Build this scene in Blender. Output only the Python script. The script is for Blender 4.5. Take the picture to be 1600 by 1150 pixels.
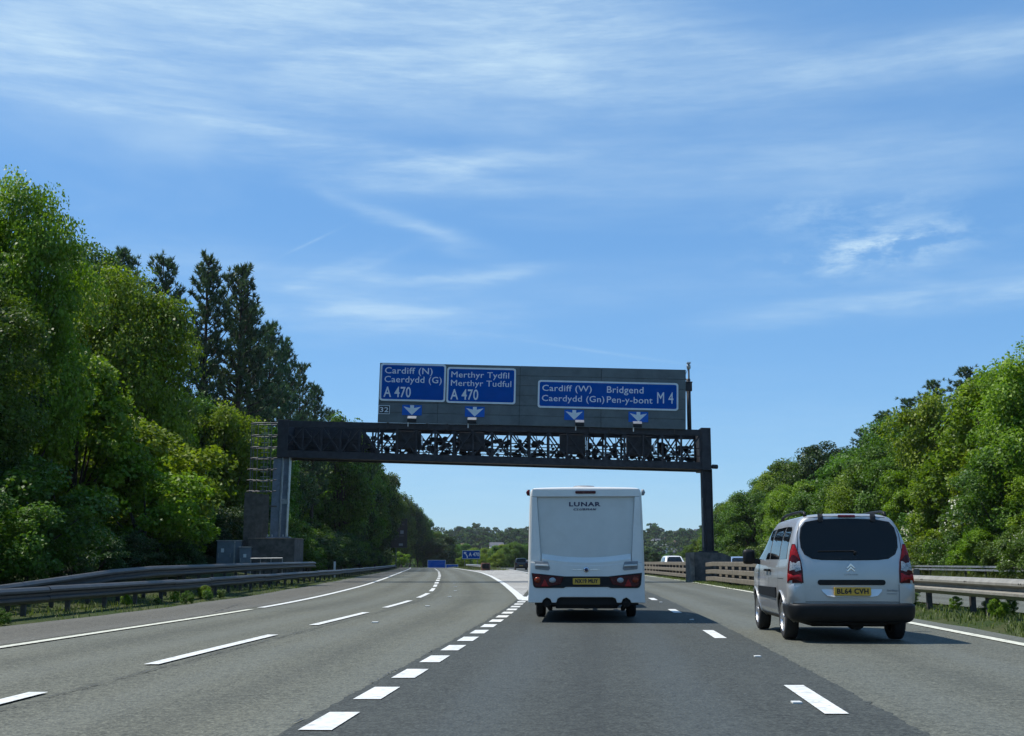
import bpy, bmesh, math, random
import numpy as np
from mathutils import Vector, Matrix
from mathutils.bvhtree import BVHTree

for o in list(bpy.data.objects):
    bpy.data.objects.remove(o)
S = bpy.context.scene
C = S.collection
random.seed(7)

# ------------------------------------------------------------------ camera, sky, sun, exposure
cam_d = bpy.data.cameras.new('camera')
cam_d.sensor_width = 36.0
cam_d.lens = 36.0 * 1870.0 / 1600.0
cam_d.clip_start = 0.1
cam_d.clip_end = 9000.0
cam = bpy.data.objects.new('camera', cam_d)
C.objects.link(cam)
cam.location = (0, 0, 1.16)
cam.rotation_euler = (math.radians(90) + math.atan(303 / 1870.0), 0, 0)
S.camera = cam

SUN_VEC = Vector((-0.56, 0.13, 1.0)).normalized()      # towards the sun
SUN_EL = math.asin(SUN_VEC.z)
sun_d = bpy.data.lights.new('sun', 'SUN')
sun_d.energy = 5.0
sun_d.angle = math.radians(0.53)
sun_d.color = (1.0, 0.955, 0.885)
sun = bpy.data.objects.new('sun', sun_d)
C.objects.link(sun)
sun.rotation_euler = SUN_VEC.to_track_quat('Z', 'Y').to_euler()
sun.location = (-60, 10, 90)

S.view_settings.view_transform = 'Standard'
S.view_settings.look = 'None'
S.view_settings.exposure = 0.2
S.view_settings.gamma = 1.0
S.view_settings.use_curve_mapping = False
S.render.engine = 'CYCLES'
S.cycles.use_denoising = True
S.cycles.max_bounces = 4
S.cycles.diffuse_bounces = 2
S.cycles.use_adaptive_sampling = True
S.cycles.adaptive_threshold = 0.02
S.cycles.glossy_bounces = 2
S.cycles.transparent_max_bounces = 6
S.cycles.transmission_bounces = 2
S.cycles.caustics_reflective = False
S.cycles.caustics_refractive = False


class NT:
    """small helper round a node tree"""
    def __init__(self, tree):
        self.t = tree

    def n(self, typ, **kw):
        nd = self.t.nodes.new(typ)
        for k, v in kw.items():
            setattr(nd, k, v)
        return nd

    def link(self, a, b):
        self.t.links.new(a, b)

    def put(self, sock, v):
        if isinstance(v, bpy.types.NodeSocket):
            self.t.links.new(v, sock)
        else:
            sock.default_value = v

    def math(self, op, a, b=None, c=None, clamp=False):
        nd = self.n('ShaderNodeMath', operation=op, use_clamp=clamp)
        self.put(nd.inputs[0], a)
        if b is not None:
            self.put(nd.inputs[1], b)
        if c is not None:
            self.put(nd.inputs[2], c)
        return nd.outputs[0]

    def vmath(self, op, a, b=None):
        nd = self.n('ShaderNodeVectorMath', operation=op)
        self.put(nd.inputs[0], a)
        if b is not None:
            self.put(nd.inputs[1], b)
        return nd.outputs[0] if op not in ('LENGTH', 'DOT_PRODUCT') else nd.outputs[1]

    def mix(self, fac, a, b, blend='MIX'):
        nd = self.n('ShaderNodeMix', data_type='RGBA', blend_type=blend)
        self.put(nd.inputs[0], fac)
        self.put(nd.inputs[6], a)
        self.put(nd.inputs[7], b)
        return nd.outputs[2]

    def noise(self, vec, scale, detail=4.0, rough=0.55, dist=0.0, out=0):
        nd = self.n('ShaderNodeTexNoise')
        if vec is not None:
            self.link(vec, nd.inputs['Vector'])
        nd.inputs['Scale'].default_value = scale
        nd.inputs['Detail'].default_value = detail
        nd.inputs['Roughness'].default_value = rough
        nd.inputs['Distortion'].default_value = dist
        return nd.outputs[out]

    def ramp(self, fac, lo, hi):
        nd = self.n('ShaderNodeMapRange', interpolation_type='SMOOTHSTEP')
        self.put(nd.inputs[0], fac)
        nd.inputs[1].default_value = lo
        nd.inputs[2].default_value = hi
        return nd.outputs[0]


def build_world():
    w = bpy.data.worlds.new('World')
    S.world = w
    w.use_nodes = True
    t = NT(w.node_tree)
    w.node_tree.nodes.clear()
    sky = t.n('ShaderNodeTexSky', sky_type='NISHITA', sun_disc=False)
    sky.sun_elevation = SUN_EL
    sky.sun_rotation = math.atan2(SUN_VEC.x, SUN_VEC.y)
    sky.altitude = 60
    sky.air_density = 1.0
    sky.dust_density = 0.0
    sky.ozone_density = 3.0
    # the camera rendered this sky a saturated blue
    hsv = t.n('ShaderNodeHueSaturation')
    t.link(sky.outputs[0], hsv.inputs['Color'])
    hsv.inputs['Saturation'].default_value = SKY_SAT
    hsv.inputs['Value'].default_value = SKY_VAL
    tint = t.mix(1.0, hsv.outputs[0], SKY_TINT, 'MULTIPLY')
    tint = t.mix(0.5, tint, SKY_AIR)
    # cirrus, laid out by azimuth and elevation (degrees)
    tc = t.n('ShaderNodeTexCoord')
    sep = t.n('ShaderNodeSeparateXYZ')
    t.link(tc.outputs['Generated'], sep.inputs[0])
    az = t.math('MULTIPLY', t.math('ARCTAN2', sep.outputs[0], sep.outputs[1]), 57.2958)
    el = t.math('MULTIPLY', t.math('ARCSINE', sep.outputs[2]), 57.2958)
    ae = t.n('ShaderNodeCombineXYZ')
    t.link(az, ae.inputs[0])
    t.link(el, ae.inputs[1])
    pos = ae.outputs[0]

    def stretched(rot, sx, sy):
        m = t.n('ShaderNodeMapping', vector_type='POINT')
        t.link(pos, m.inputs['Vector'])
        m.inputs['Rotation'].default_value = (0, 0, math.radians(rot))
        m.inputs['Scale'].default_value = (sx, sy, 1)
        return m.outputs[0]
    fib = t.noise(stretched(-7, 0.085, 0.36), 1.0, 6, 0.52, 0.5)
    fib2 = t.noise(stretched(6, 0.11, 0.70), 1.0, 8, 0.60, 0.35)
    soft = t.noise(stretched(2, 0.035, 0.16), 1.0, 5, 0.5, 0.7)
    curl = t.noise(stretched(14, 0.30, 0.85), 1.0, 10, 0.66, 0.25)
    fine = t.noise(stretched(5, 0.16, 1.3), 1.0, 10, 0.70, 0.3)
    fine2 = t.noise(stretched(-13, 0.24, 1.9), 1.0, 10, 0.72, 0.2)
    wisp = t.math('MULTIPLY_ADD', t.ramp(t.math('ADD', t.math('MULTIPLY', fine, .5), t.math('MULTIPLY', fine2, .5)), 0.36, 0.64), 0.55, 0.62)
    fibm = t.ramp(fib, 0.28, 0.78)
    fib2m = t.ramp(fib2, 0.32, 0.76)
    curlm = t.ramp(curl, 0.38, 0.66)
    total = t.math('MULTIPLY', t.math('MULTIPLY', t.ramp(soft, 0.48, 0.78), t.ramp(el, 2, 20)), 0.30)
    wob = t.noise(stretched(0, 0.12, 0.5), 1.0, 4, 0.6, 0.4, out=1)
    wv = t.vmath('MULTIPLY', t.vmath('SUBTRACT', wob, (0.5, 0.5, 0.5)), (6.0, 1.6, 0.0))
    wpos = t.vmath('ADD', pos, wv)
    for (a0, e0, sa, se, rot, amp, kind) in CLOUDS:
        d = t.vmath('SUBTRACT', pos if kind == 't' else wpos, (a0, e0, 0))
        r = t.n('ShaderNodeVectorRotate', rotation_type='Z_AXIS')
        t.link(d, r.inputs['Vector'])
        r.inputs['Angle'].default_value = math.radians(-rot)
        q = t.vmath('MULTIPLY', r.outputs[0], (1.0 / sa, 1.0 / se, 0))
        L = t.vmath('LENGTH', q)
        g = t.math('POWER', 2.71828, t.math('MULTIPLY', t.math('POWER', L, 2.0), -1.0))
        if kind == 's':      # soft veil with a little fibre
            k = t.math('MULTIPLY_ADD', fibm, 0.55, 0.45)
        elif kind == 't':
            k = t.math('MULTIPLY_ADD', fib2m, 0.5, 0.6)
        elif kind == 'f':
            k = t.math('MULTIPLY_ADD', fib2m, 0.85, 0.15)
        else:
            k = curlm
        k = t.math('MULTIPLY', k, wisp)
        total = t.math('ADD', total, t.math('MULTIPLY', t.math('MULTIPLY', g, k), amp))
    total = t.math('MINIMUM', total, 0.95)
    col = t.mix(total, tint, CLOUD_COL)
    bg = t.n('ShaderNodeBackground')
    t.link(col, bg.inputs[0])
    bg.inputs[1].default_value = 0.105
    out = t.n('ShaderNodeOutputWorld')
    t.link(bg.outputs[0], out.inputs[0])


SKY_SAT, SKY_VAL, SKY_TINT = 1.10, 1.0, (0.80, 1.02, 1.16, 1)
SKY_AIR = (1.65, 3.75, 7.1, 1)
CLOUD_COL = (5.2, 6.9, 8.2, 1)
CLOUDS = [  # azimuth, elevation, half sizes, tilt, strength, kind
    (-13, 25.5, 17, 4.2, 2, 0.72, 's'), (-22, 22.2, 9, 1.6, 3, 0.55, 's'), (3, 23.8, 9, 3.0, -12, 0.50, 's'),
    (13, 22.3, 18, 1.5, 1, 0.34, 's'), (-20, 20.6, 8, 0.7, -4, 0.40, 'f'), (24, 22.4, 9, 0.8, 0, 0.30, 's'),
    (-8, 19.3, 8.5, 0.75, -9, 0.62, 'f'), (-9.5, 18.2, 5, 0.55, -6, 0.55, 'f'), (-1.5, 19.1, 5, 0.55, 3, 0.42, 'f'),
    (14, 18.3, 14, 1.25, 1, 0.40, 's'), (-5.5, 16.0, 4.2, 0.42, -19, 0.42, 's'), (-9.5, 13.4, 2.5, 0.35, 22, 0.35, 'f'),
    (17.4, 14.3, 4.0, 0.95, 5, 1.0, 'c'), (15.5, 16.2, 4, 0.7, 4, 0.42, 'c'), (-1.6, 13.5, 2.8, 0.28, 6, 0.62, 'f'),
    (-7.8, 13.3, 5.0, 0.30, -2, 0.40, 'f'), (-6.5, 11.8, 6.0, 0.9, -2, 0.62, 'f'), (17, 12.0, 6.0, 0.6, 7, 0.55, 'f'),
    (23, 11.8, 4.5, 0.55, 4, 0.60, 'f'), (-5, 10.6, 4, 0.4, 3, 0.30, 'f'), (-15.5, 13.8, 8, 1.2, 4, 0.18, 's'),
    (5, 12.9, 9, 1.2, 2, 0.16, 's'), (0, 3.5, 60, 4.0, 0, 0.22, 's'),
    (-9.8, 15.0, 1.2, 0.06, 27, 0.26, 't'), (-4.2, 15.9, 3.0, 0.28, -17, 0.16, 't'), (-7.0, 14.0, 2.6, 0.22, 24, 0.12, 't'), (4.6, 9.9, 4.0, 0.07, -9, 0.14, 't'), (-19, 8.5, 0.1, 0.1, 0, 0.0, 't')]
build_world()

# ------------------------------------------------------------------ helpers
def tag(o, label=None, cat=None, group=None, kind=None):
    if label:
        o['label'] = label
    if cat:
        o['category'] = cat
    if group:
        o['group'] = group
    if kind:
        o['kind'] = kind
    return o


def empty(name, loc=(0, 0, 0), rz=0.0, rot=None):
    o = bpy.data.objects.new(name, None)
    C.objects.link(o)
    o.location = loc
    o.rotation_euler = rot if rot else (0, 0, rz)
    o.empty_display_size = 0.3
    return o


def link_mesh(name, me, mat=None, parent=None, loc=None, rot=None):
    o = bpy.data.objects.new(name, me)
    C.objects.link(o)
    if mat is not None and not me.materials:
        me.materials.append(mat)
    if parent is not None:
        o.parent = parent
    if loc is not None:
        o.location = loc
    if rot is not None:
        o.rotation_euler = rot
    return o


def copy_tree(o, parent=None):
    c = o.copy()
    C.objects.link(c)
    c.parent = parent
    for ch in o.children:
        copy_tree(ch, c)
    return c


def np_mesh(name, verts, quads, cols=None, smooth=False):
    """mesh from an (n,3) array and an (m,4) or (m,3) index array"""
    me = bpy.data.meshes.new(name)
    verts = np.asarray(verts, dtype=np.float32)
    quads = np.asarray(quads, dtype=np.int32)
    k = quads.shape[1]
    me.vertices.add(len(verts))
    me.vertices.foreach_set('co', verts.ravel())
    me.loops.add(quads.size)
    me.loops.foreach_set('vertex_index', quads.ravel())
    me.polygons.add(len(quads))
    me.polygons.foreach_set('loop_start', np.arange(0, quads.size, k, dtype=np.int32))
    me.polygons.foreach_set('loop_total', np.full(len(quads), k, dtype=np.int32))
    if smooth:
        me.polygons.foreach_set('use_smooth', np.ones(len(quads), dtype=bool))
    if cols is not None:
        a = me.color_attributes.new('tint', 'FLOAT_COLOR', 'POINT')
        a.data.foreach_set('color', np.asarray(cols, dtype=np.float32).ravel())
    me.update(calc_edges=True)
    me.validate()
    return me


class MB:
    """collects shapes and builds them as one mesh object"""
    def __init__(self):
        self.v, self.f = [], []

    def add(self, vs, fs):
        b = len(self.v)
        self.v += [tuple(p) for p in vs]
        self.f += [tuple(i + b for i in q) for q in fs]
        return self

    def box(self, x0, x1, y0, y1, z0, z1):
        vs = [(x, y, z) for z in (z0, z1) for y in (y0, y1) for x in (x0, x1)]
        return self.add(vs, [(0, 2, 3, 1), (4, 5, 7, 6), (0, 1, 5, 4), (2, 6, 7, 3), (0, 4, 6, 2), (1, 3, 7, 5)])

    def bar(self, a, b, w, h=None, up=(0, 0, 1)):
        """a box-section bar from a to b"""
        h = w if h is None else h
        a, b = Vector(a), Vector(b)
        d = (b - a).normalized()
        up = Vector(up)
        if abs(d.dot(up)) > 0.98:
            up = Vector((0, 1, 0))
        s = d.cross(up).normalized()
        u = s.cross(d)
        vs = []
        for p in (a, b):
            for i, j in ((-1, -1), (1, -1), (1, 1), (-1, 1)):
                vs.append(p + s * (i * w / 2) + u * (j * h / 2))
        return self.add(vs, [(3, 2, 1, 0), (4, 5, 6, 7), (0, 1, 5, 4), (1, 2, 6, 5), (2, 3, 7, 6), (3, 0, 4, 7)])

    def tube(self, pts, r, n=8, caps=True):
        pts = [Vector(p) for p in pts]
        rs = r if isinstance(r, (list, tuple)) else [r] * len(pts)
        vs, fs = [], []
        ref = Vector((0.123, 0.37, 0.92)).normalized()
        for i, p in enumerate(pts):
            d = (pts[min(i + 1, len(pts) - 1)] - pts[max(i - 1, 0)]).normalized()
            s = d.cross(ref)
            if s.length < 0.05:
                s = d.cross(Vector((1, 0, 0)))
            s.normalize()
            u = s.cross(d)
            for k in range(n):
                a = 2 * math.pi * k / n
                vs.append(p + (s * math.cos(a) + u * math.sin(a)) * rs[i])
        for i in range(len(pts) - 1):
            for k in range(n):
                k2 = (k + 1) % n
                fs.append((i * n + k, i * n + k2, (i + 1) * n + k2, (i + 1) * n + k))
        if caps:
            fs.append(tuple(range(n - 1, -1, -1)))
            fs.append(tuple((len(pts) - 1) * n + k for k in range(n)))
        return self.add(vs, fs)

    def prism(self, poly, y0, y1):
        """polygon in x,z extruded along y"""
        n = len(poly)
        vs = [(x, y0, z) for x, z in poly] + [(x, y1, z) for x, z in poly]
        fs = [tuple(range(n)), tuple(range(2 * n - 1, n - 1, -1))]
        for i in range(n):
            j = (i + 1) % n
            fs.append((j, i, n + i, n + j))
        return self.add(vs, fs)

    def ring(self, outer, inner, y0, y1):
        """a frame between two equally long outlines in x,z"""
        n = len(outer)
        vs = [(x, y0, z) for x, z in outer] + [(x, y0, z) for x, z in inner] + \
             [(x, y1, z) for x, z in outer] + [(x, y1, z) for x, z in inner]
        fs = []
        for i in range(n):
            j = (i + 1) % n
            fs += [(i, j, n + j, n + i), (2 * n + j, 2 * n + i, 3 * n + i, 3 * n + j),
                   (j, i, 2 * n + i, 2 * n + j), (n + i, n + j, 3 * n + j, 3 * n + i)]
        return self.add(vs, fs)

    def lathe(self, prof, n=24, axis='x', c=(0, 0, 0)):
        """profile (a along the axis, r) turned about the axis"""
        vs, fs = [], []
        m = len(prof)
        for k in range(n):
            t = 2 * math.pi * k / n
            for a, r in prof:
                p = {'x': (a, r * math.cos(t), r * math.sin(t)), 'y': (r * math.cos(t), a, r * math.sin(t)),
                     'z': (r * math.cos(t), r * math.sin(t), a)}[axis]
                vs.append((p[0] + c[0], p[1] + c[1], p[2] + c[2]))
        for k in range(n):
            k2 = (k + 1) % n
            for i in range(m - 1):
                fs.append((k * m + i, k * m + i + 1, k2 * m + i + 1, k2 * m + i))
        return self.add(vs, fs)

    def mesh(self, name, smooth=False, bevel=0.0):
        me = bpy.data.meshes.new(name)
        me.from_pydata(self.v, [], self.f)
        bm = bmesh.new()
        bm.from_mesh(me)
        bmesh.ops.remove_doubles(bm, verts=bm.verts, dist=1e-5)
        bmesh.ops.recalc_face_normals(bm, faces=bm.faces)
        if bevel > 0:
            es = [e for e in bm.edges if len(e.link_faces) == 2 and e.calc_face_angle(0) > 0.5]
            bmesh.ops.bevel(bm, geom=es, offset=bevel, segments=2, affect='EDGES', profile=0.6)
        bm.to_mesh(me)
        bm.free()
        if smooth:
            me.polygons.foreach_set('use_smooth', [True] * len(me.polygons))
        me.update()
        return me

    def build(self, name, mat, parent=None, smooth=False, bevel=0.0, loc=None, rot=None):
        return link_mesh(name, self.mesh(name, smooth, bevel), mat, parent, loc, rot)


def rrect(x0, x1, z0, z1, r, n=5):
    """rounded rectangle outline"""
    out = []
    for cx, cz, a0 in ((x1 - r, z1 - r, 0), (x0 + r, z1 - r, 90), (x0 + r, z0 + r, 180), (x1 - r, z0 + r, 270)):
        for k in range(n + 1):
            a = math.radians(a0 + 90 * k / n)
            out.append((cx + r * math.cos(a), cz + r * math.sin(a)))
    return out


def text_mesh(name, txt, size, width=None, height=None, shear=0.0, extrude=0.002, bold=0.0, spacing=1.0):
    """text standing in the x,z plane, front towards -y, lower left corner at the origin"""
    cu = bpy.data.curves.new(name, 'FONT')
    cu.body = txt
    cu.size = size
    cu.shear = shear
    cu.extrude = extrude
    cu.offset = 0.0 if 'M' in txt else bold       # this font's M breaks when fattened: doubled below instead
    cu.space_character = spacing
    cu.resolution_u = 3
    o = bpy.data.objects.new(name, cu)
    C.objects.link(o)
    bpy.context.view_layer.update()
    me = bpy.data.meshes.new_from_object(o.evaluated_get(bpy.context.evaluated_depsgraph_get()))
    bpy.data.objects.remove(o)
    n = len(me.vertices)
    co = np.empty(n * 3, dtype=np.float32)
    me.vertices.foreach_get('co', co)
    co = co.reshape(-1, 3)
    lo, hi = co.min(0), co.max(0)
    sx = width / (hi[0] - lo[0]) if width else 1.0
    sz = height / (hi[1] - lo[1]) if height else 1.0
    if width and not height:
        sz = sx if sx < 1.2 else 1.0
    new = np.empty_like(co)
    new[:, 0] = (co[:, 0] - lo[0]) * sx
    new[:, 1] = -(co[:, 2])
    new[:, 2] = (co[:, 1] - (lo[1] if height else 0)) * sz
    me.vertices.foreach_set('co', new.ravel())
    if 'M' in txt and bold > 0:
        bm = bmesh.new()
        bm.from_mesh(me)
        for k, dx in enumerate((-1, 1)):
            g = bmesh.ops.duplicate(bm, geom=bm.verts[:n] + bm.edges[:] + bm.faces[:] if k == 0 else base)['geom'] if k else None
            if k == 0:
                base = bm.verts[:] + bm.edges[:] + bm.faces[:]
            vv = [e for e in (g if k else base) if isinstance(e, bmesh.types.BMVert)]
            bmesh.ops.translate(bm, verts=vv, vec=(-bold if k == 0 else 2 * bold, -0.0004 * k, 0))
        bm.to_mesh(me)
        bm.free()
    me.name = name
    me.update()
    return me, (hi[0] - lo[0]) * sx


# ------------------------------------------------------------------ materials
MATS = {}


def pbr(name, col, rough=0.6, metal=0.0, spec=0.5, var=0.0, scale=6.0, bump=0.0, bscale=60.0, coat=0.0, dirt=None, dirt_amt=0.0, dscale=1.5):
    if name in MATS:
        return MATS[name]
    m = bpy.data.materials.new(name)
    m.use_nodes = True
    t = NT(m.node_tree)
    b = m.node_tree.nodes['Principled BSDF']
    tc = t.n('ShaderNodeTexCoord')
    c = (*col, 1)
    src = c
    if var > 0:
        nz = t.noise(tc.outputs['Object'], scale, 5, 0.6)
        lo = tuple(max(0, x * (1 - var)) for x in col) + (1,)
        hi = tuple(min(1, x * (1 + var)) for x in col) + (1,)
        src = t.mix(t.ramp(nz, 0.3, 0.7), lo, hi)
    if dirt:
        nz = t.noise(tc.outputs['Object'], dscale, 7, 0.7, 0.6)
        src = t.mix(t.math('MULTIPLY', t.ramp(nz, 0.49, 0.70), dirt_amt), src, (*dirt, 1))
    t.put(b.inputs['Base Color'], src)
    b.inputs['Roughness'].default_value = rough
    b.inputs['Metallic'].default_value = metal
    b.inputs['Specular IOR Level'].default_value = spec
    b.inputs['Coat Weight'].default_value = coat
    b.inputs['Coat Roughness'].default_value = 0.05
    if bump > 0:
        bn = t.n('ShaderNodeBump')
        bn.inputs['Strength'].default_value = bump
        bn.inputs['Distance'].default_value = 0.01
        t.link(t.noise(tc.outputs['Object'], bscale, 3, 0.6), bn.inputs['Height'])
        t.link(bn.outputs[0], b.inputs['Normal'])
    MATS[name] = m
    return m


def asphalt(name, base, warm, speck, seam=None):
    m = bpy.data.materials.new(name)
    m.use_nodes = True
    t = NT(m.node_tree)
    b = m.node_tree.nodes['Principled BSDF']
    tc = t.n('ShaderNodeTexCoord')
    p = tc.outputs['Object']
    mp = t.n('ShaderNodeMapping')
    t.link(p, mp.inputs['Vector'])
    mp.inputs['Rotation'].default_value = (0, 0, 0.06)
    mp.inputs['Scale'].default_value = (1.0, 0.035, 1.0)
    streak = t.noise(mp.outputs[0], 1.6, 5, 0.6, 0.2)
    patch = t.noise(p, 0.22, 5, 0.6, 0.5)
    fine = t.noise(p, 26, 3, 0.75)
    la = t.n('ShaderNodeAttribute', attribute_name='lateral')
    off = t.math('ABSOLUTE', t.math('SUBTRACT', t.math('MODULO', t.math('ADD', la.outputs['Fac'], 36.5), 3.65), 1.825))
    wob = t.math('MULTIPLY', t.math('SUBTRACT', patch, 0.5), 0.5)
    track = t.ramp(t.math('ABSOLUTE', t.math('SUBTRACT', t.math('ADD', off, wob), 0.85)), 0.48, 0.10)
    oil = t.ramp(t.math('ADD', off, wob), 0.38, 0.02)
    vo = t.n('ShaderNodeTexVoronoi')
    t.link(p, vo.inputs['Vector'])
    vo.inputs['Scale'].default_value = 38
    col = t.mix(t.ramp(patch, 0.3, 0.7), (*base, 1), (*warm, 1))
    col = t.mix(t.math('MULTIPLY', t.ramp(streak, 0.42, 0.72), 0.38), col, tuple(x * 0.62 for x in base) + (1,))
    col = t.mix(t.math('MULTIPLY', t.ramp(fine, 0.50, 0.64), speck), col, tuple(min(1, x * 2.1) for x in warm) + (1,))
    col = t.mix(t.math('MULTIPLY', t.ramp(fine, 0.49, 0.34), speck), col, tuple(x * 0.4 for x in base) + (1,))
    grit = t.noise(p, 9.0, 8, 0.8)
    mott = t.noise(p, 2.6, 8, 0.75, 0.4)
    col = t.mix(t.math('MULTIPLY', t.ramp(mott, 0.40, 0.68), 0.30), col, tuple(x * 1.5 for x in warm) + (1,))
    spots = t.noise(p, 1.3, 3, 0.5)
    col = t.mix(t.math('MULTIPLY', t.ramp(spots, 0.66, 0.72), 0.35), col, tuple(x * 0.5 for x in base) + (1,))
    if seam is not None:      # sealed, crazed construction joint
        dd = t.math('ABSOLUTE', t.math('SUBTRACT', la.outputs['Fac'], seam))
        craze = t.math('MULTIPLY', t.ramp(dd, 0.17, 0.03), t.ramp(t.noise(p, 7.0, 9, 0.8, 1.0), 0.44, 0.60))
        col = t.mix(t.math('MULTIPLY', craze, 0.75), col, tuple(x * 0.33 for x in base) + (1,))
    col = t.mix(t.math('MULTIPLY', track, 0.22), col, tuple(x * 1.5 for x in warm) + (1,))
    col = t.mix(t.math('MULTIPLY', oil, 0.28), col, tuple(x * 0.5 for x in base) + (1,))
    col = t.mix(t.math('MULTIPLY', t.ramp(grit, 0.51, 0.62), speck * 0.6), col, tuple(min(1, x * 1.7) for x in warm) + (1,))
    col = t.mix(t.math('MULTIPLY', t.ramp(grit, 0.49, 0.38), speck * 0.85), col, tuple(x * 0.45 for x in base) + (1,))
    t.link(col, b.inputs['Base Color'])
    t.link(t.math('MULTIPLY_ADD', track, -0.14, 0.84), b.inputs['Roughness'])
    b.inputs['Specular IOR Level'].default_value = 0.35
    bn = t.n('ShaderNodeBump')
    bn.inputs['Strength'].default_value = 0.6
    bn.inputs['Distance'].default_value = 0.012
    t.link(vo.outputs['Distance'], bn.inputs['Height'])
    t.link(bn.outputs[0], b.inputs['Normal'])
    return m


def leafy(name, c_lo, c_hi, trans=0.38, var=0.25, rough=0.5, spec=0.28):
    """foliage: colour varies leaf by leaf (tint) and plant by plant"""
    m = bpy.data.materials.new(name)
    m.use_nodes = True
    t = NT(m.node_tree)
    m.node_tree.nodes.clear()
    at = t.n('ShaderNodeAttribute', attribute_name='tint')
    oi = t.n('ShaderNodeObjectInfo')
    sp = t.n('ShaderNodeSeparateColor')
    t.link(at.outputs['Color'], sp.inputs[0])
    col = t.mix(sp.outputs[0], (*c_lo, 1), (*c_hi, 1))
    hsv = t.n('ShaderNodeHueSaturation')
    t.link(col, hsv.inputs['Color'])
    t.link(t.math('MULTIPLY_ADD', oi.outputs['Random'], 0.035, 0.483), hsv.inputs['Hue'])
    t.link(t.math('MULTIPLY_ADD', oi.outputs['Random'], var, 1 - var / 2), hsv.inputs['Value'])
    pale = t.mix(t.ramp(sp.outputs[1], 0.45, 0.55), hsv.outputs[0], (0.62, 0.62, 0.52, 1))
    d = t.n('ShaderNodeBsdfPrincipled')
    t.link(pale, d.inputs['Base Color'])
    d.inputs['Roughness'].default_value = rough
    d.inputs['Specular IOR Level'].default_value = spec
    tr = t.n('ShaderNodeBsdfTranslucent')
    t.link(t.mix(1.0, pale, (1.05, 1.15, 0.50, 1), 'MULTIPLY'), tr.inputs[0])
    mx = t.n('ShaderNodeMixShader')
    mx.inputs[0].default_value = trans
    t.link(d.outputs[0], mx.inputs[1])
    t.link(tr.outputs[0], mx.inputs[2])
    out = t.n('ShaderNodeOutputMaterial')
    t.link(mx.outputs[0], out.inputs[0])
    return m


M_WHITE_PAINT = pbr('white_road_paint', (0.60, 0.61, 0.58), 0.7, var=0.16, scale=11, dirt=(0.20, 0.20, 0.18), dirt_amt=0.6, dscale=6)
M_OLD_PAINT = pbr('worn_cream_road_paint', (0.56, 0.56, 0.46), 0.75, var=0.2, scale=14, dirt=(0.18, 0.18, 0.16), dirt_amt=0.7, dscale=6)
M_GALV = pbr('galvanised_steel', (0.42, 0.44, 0.45), 0.42, 0.75, var=0.18, scale=5, dirt=(0.12, 0.11, 0.09), dirt_amt=0.6, dscale=4)
M_GALV_OLD = pbr('weathered_galvanised_steel', (0.16, 0.155, 0.15), 0.62, 0.35, var=0.25, scale=4, dirt=(0.06, 0.05, 0.04), dirt_amt=0.7, dscale=3)
M_GALV_RAIL = pbr('dull_galvanised_rail', (0.048, 0.049, 0.050), 0.5, 0.1, var=0.2, scale=4, dirt=(0.07, 0.065, 0.06), dirt_amt=0.6, dscale=3)
M_POST = pbr('dark_steel_post', (0.05, 0.048, 0.045), 0.7, 0.2, var=0.3, scale=8)
M_RAIL_BROWN = pbr('weathered_brown_rail', (0.15, 0.132, 0.10), 0.75, 0.0, var=0.22, scale=3, dirt=(0.07, 0.055, 0.045), dirt_amt=0.65, dscale=5)
M_RAIL_GREY = pbr('dusty_grey_rail', (0.235, 0.225, 0.19), 0.6, 0.1, var=0.15, scale=4, dirt=(0.14, 0.12, 0.1), dirt_amt=0.6, dscale=5)
M_CONC_DARK = pbr('stained_dark_concrete', (0.10, 0.092, 0.085), 0.9, var=0.35, scale=2.5, dirt=(0.03, 0.028, 0.025), dirt_amt=0.6, dscale=2, bump=0.4)
M_CONC_BROWN = pbr('brown_concrete', (0.20, 0.17, 0.14), 0.9, var=0.3, scale=2.5, dirt=(0.06, 0.05, 0.04), dirt_amt=0.6, dscale=2, bump=0.4)
M_GANTRY = pbr('black_gantry_steel', (0.022, 0.023, 0.028), 0.62, 0.2, var=0.35, scale=3)
M_GANTRY_POST = pbr('grey_painted_steel', (0.17, 0.20, 0.24), 0.5, 0.2, var=0.15, scale=3, dirt=(0.06, 0.06, 0.06), dirt_amt=0.5)
M_BOARD = pbr('grey_sign_plank', (0.088, 0.108, 0.112), 0.6, 0.05, var=0.16, scale=1.2, dirt=(0.05, 0.06, 0.065), dirt_amt=0.5, dscale=1.0)
M_BLUE = pbr('motorway_blue', (0.0008, 0.066, 0.31), 0.7, spec=0.06, var=0.08, scale=2)
M_BLUE_ARROW = pbr('arrow_panel_blue', (0.006, 0.10, 0.42), 0.6, spec=0.2, var=0.08, scale=2)
M_SIGNWHITE = pbr('sign_white', (0.62, 0.66, 0.68), 0.55, var=0.06, scale=4)
M_BLACKSIGN = pbr('sign_black', (0.008, 0.008, 0.01), 0.5)
M_BROWNSIGN = pbr('brown_sign', (0.028, 0.02, 0.018), 0.6, var=0.15)  # brown darkened, with the shade of the trees put into the colour
M_CABINET = pbr('grey_cabinet', (0.16, 0.19, 0.23), 0.5, 0.1, var=0.12, scale=3, dirt=(0.06, 0.06, 0.06), dirt_amt=0.4)
M_BOARD_BROWN = pbr('weathered_timber', (0.10, 0.088, 0.075), 0.85, var=0.3, scale=4)
M_TYRE = pbr('tyre_rubber', (0.014, 0.014, 0.015), 0.82, var=0.3, scale=12)
M_BLACKPLASTIC = pbr('black_plastic', (0.009, 0.010, 0.011), 0.5, spec=0.25, var=0.2, scale=8)
M_CHROME = pbr('bright_metal', (0.72, 0.73, 0.75), 0.2, 1.0)
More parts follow.
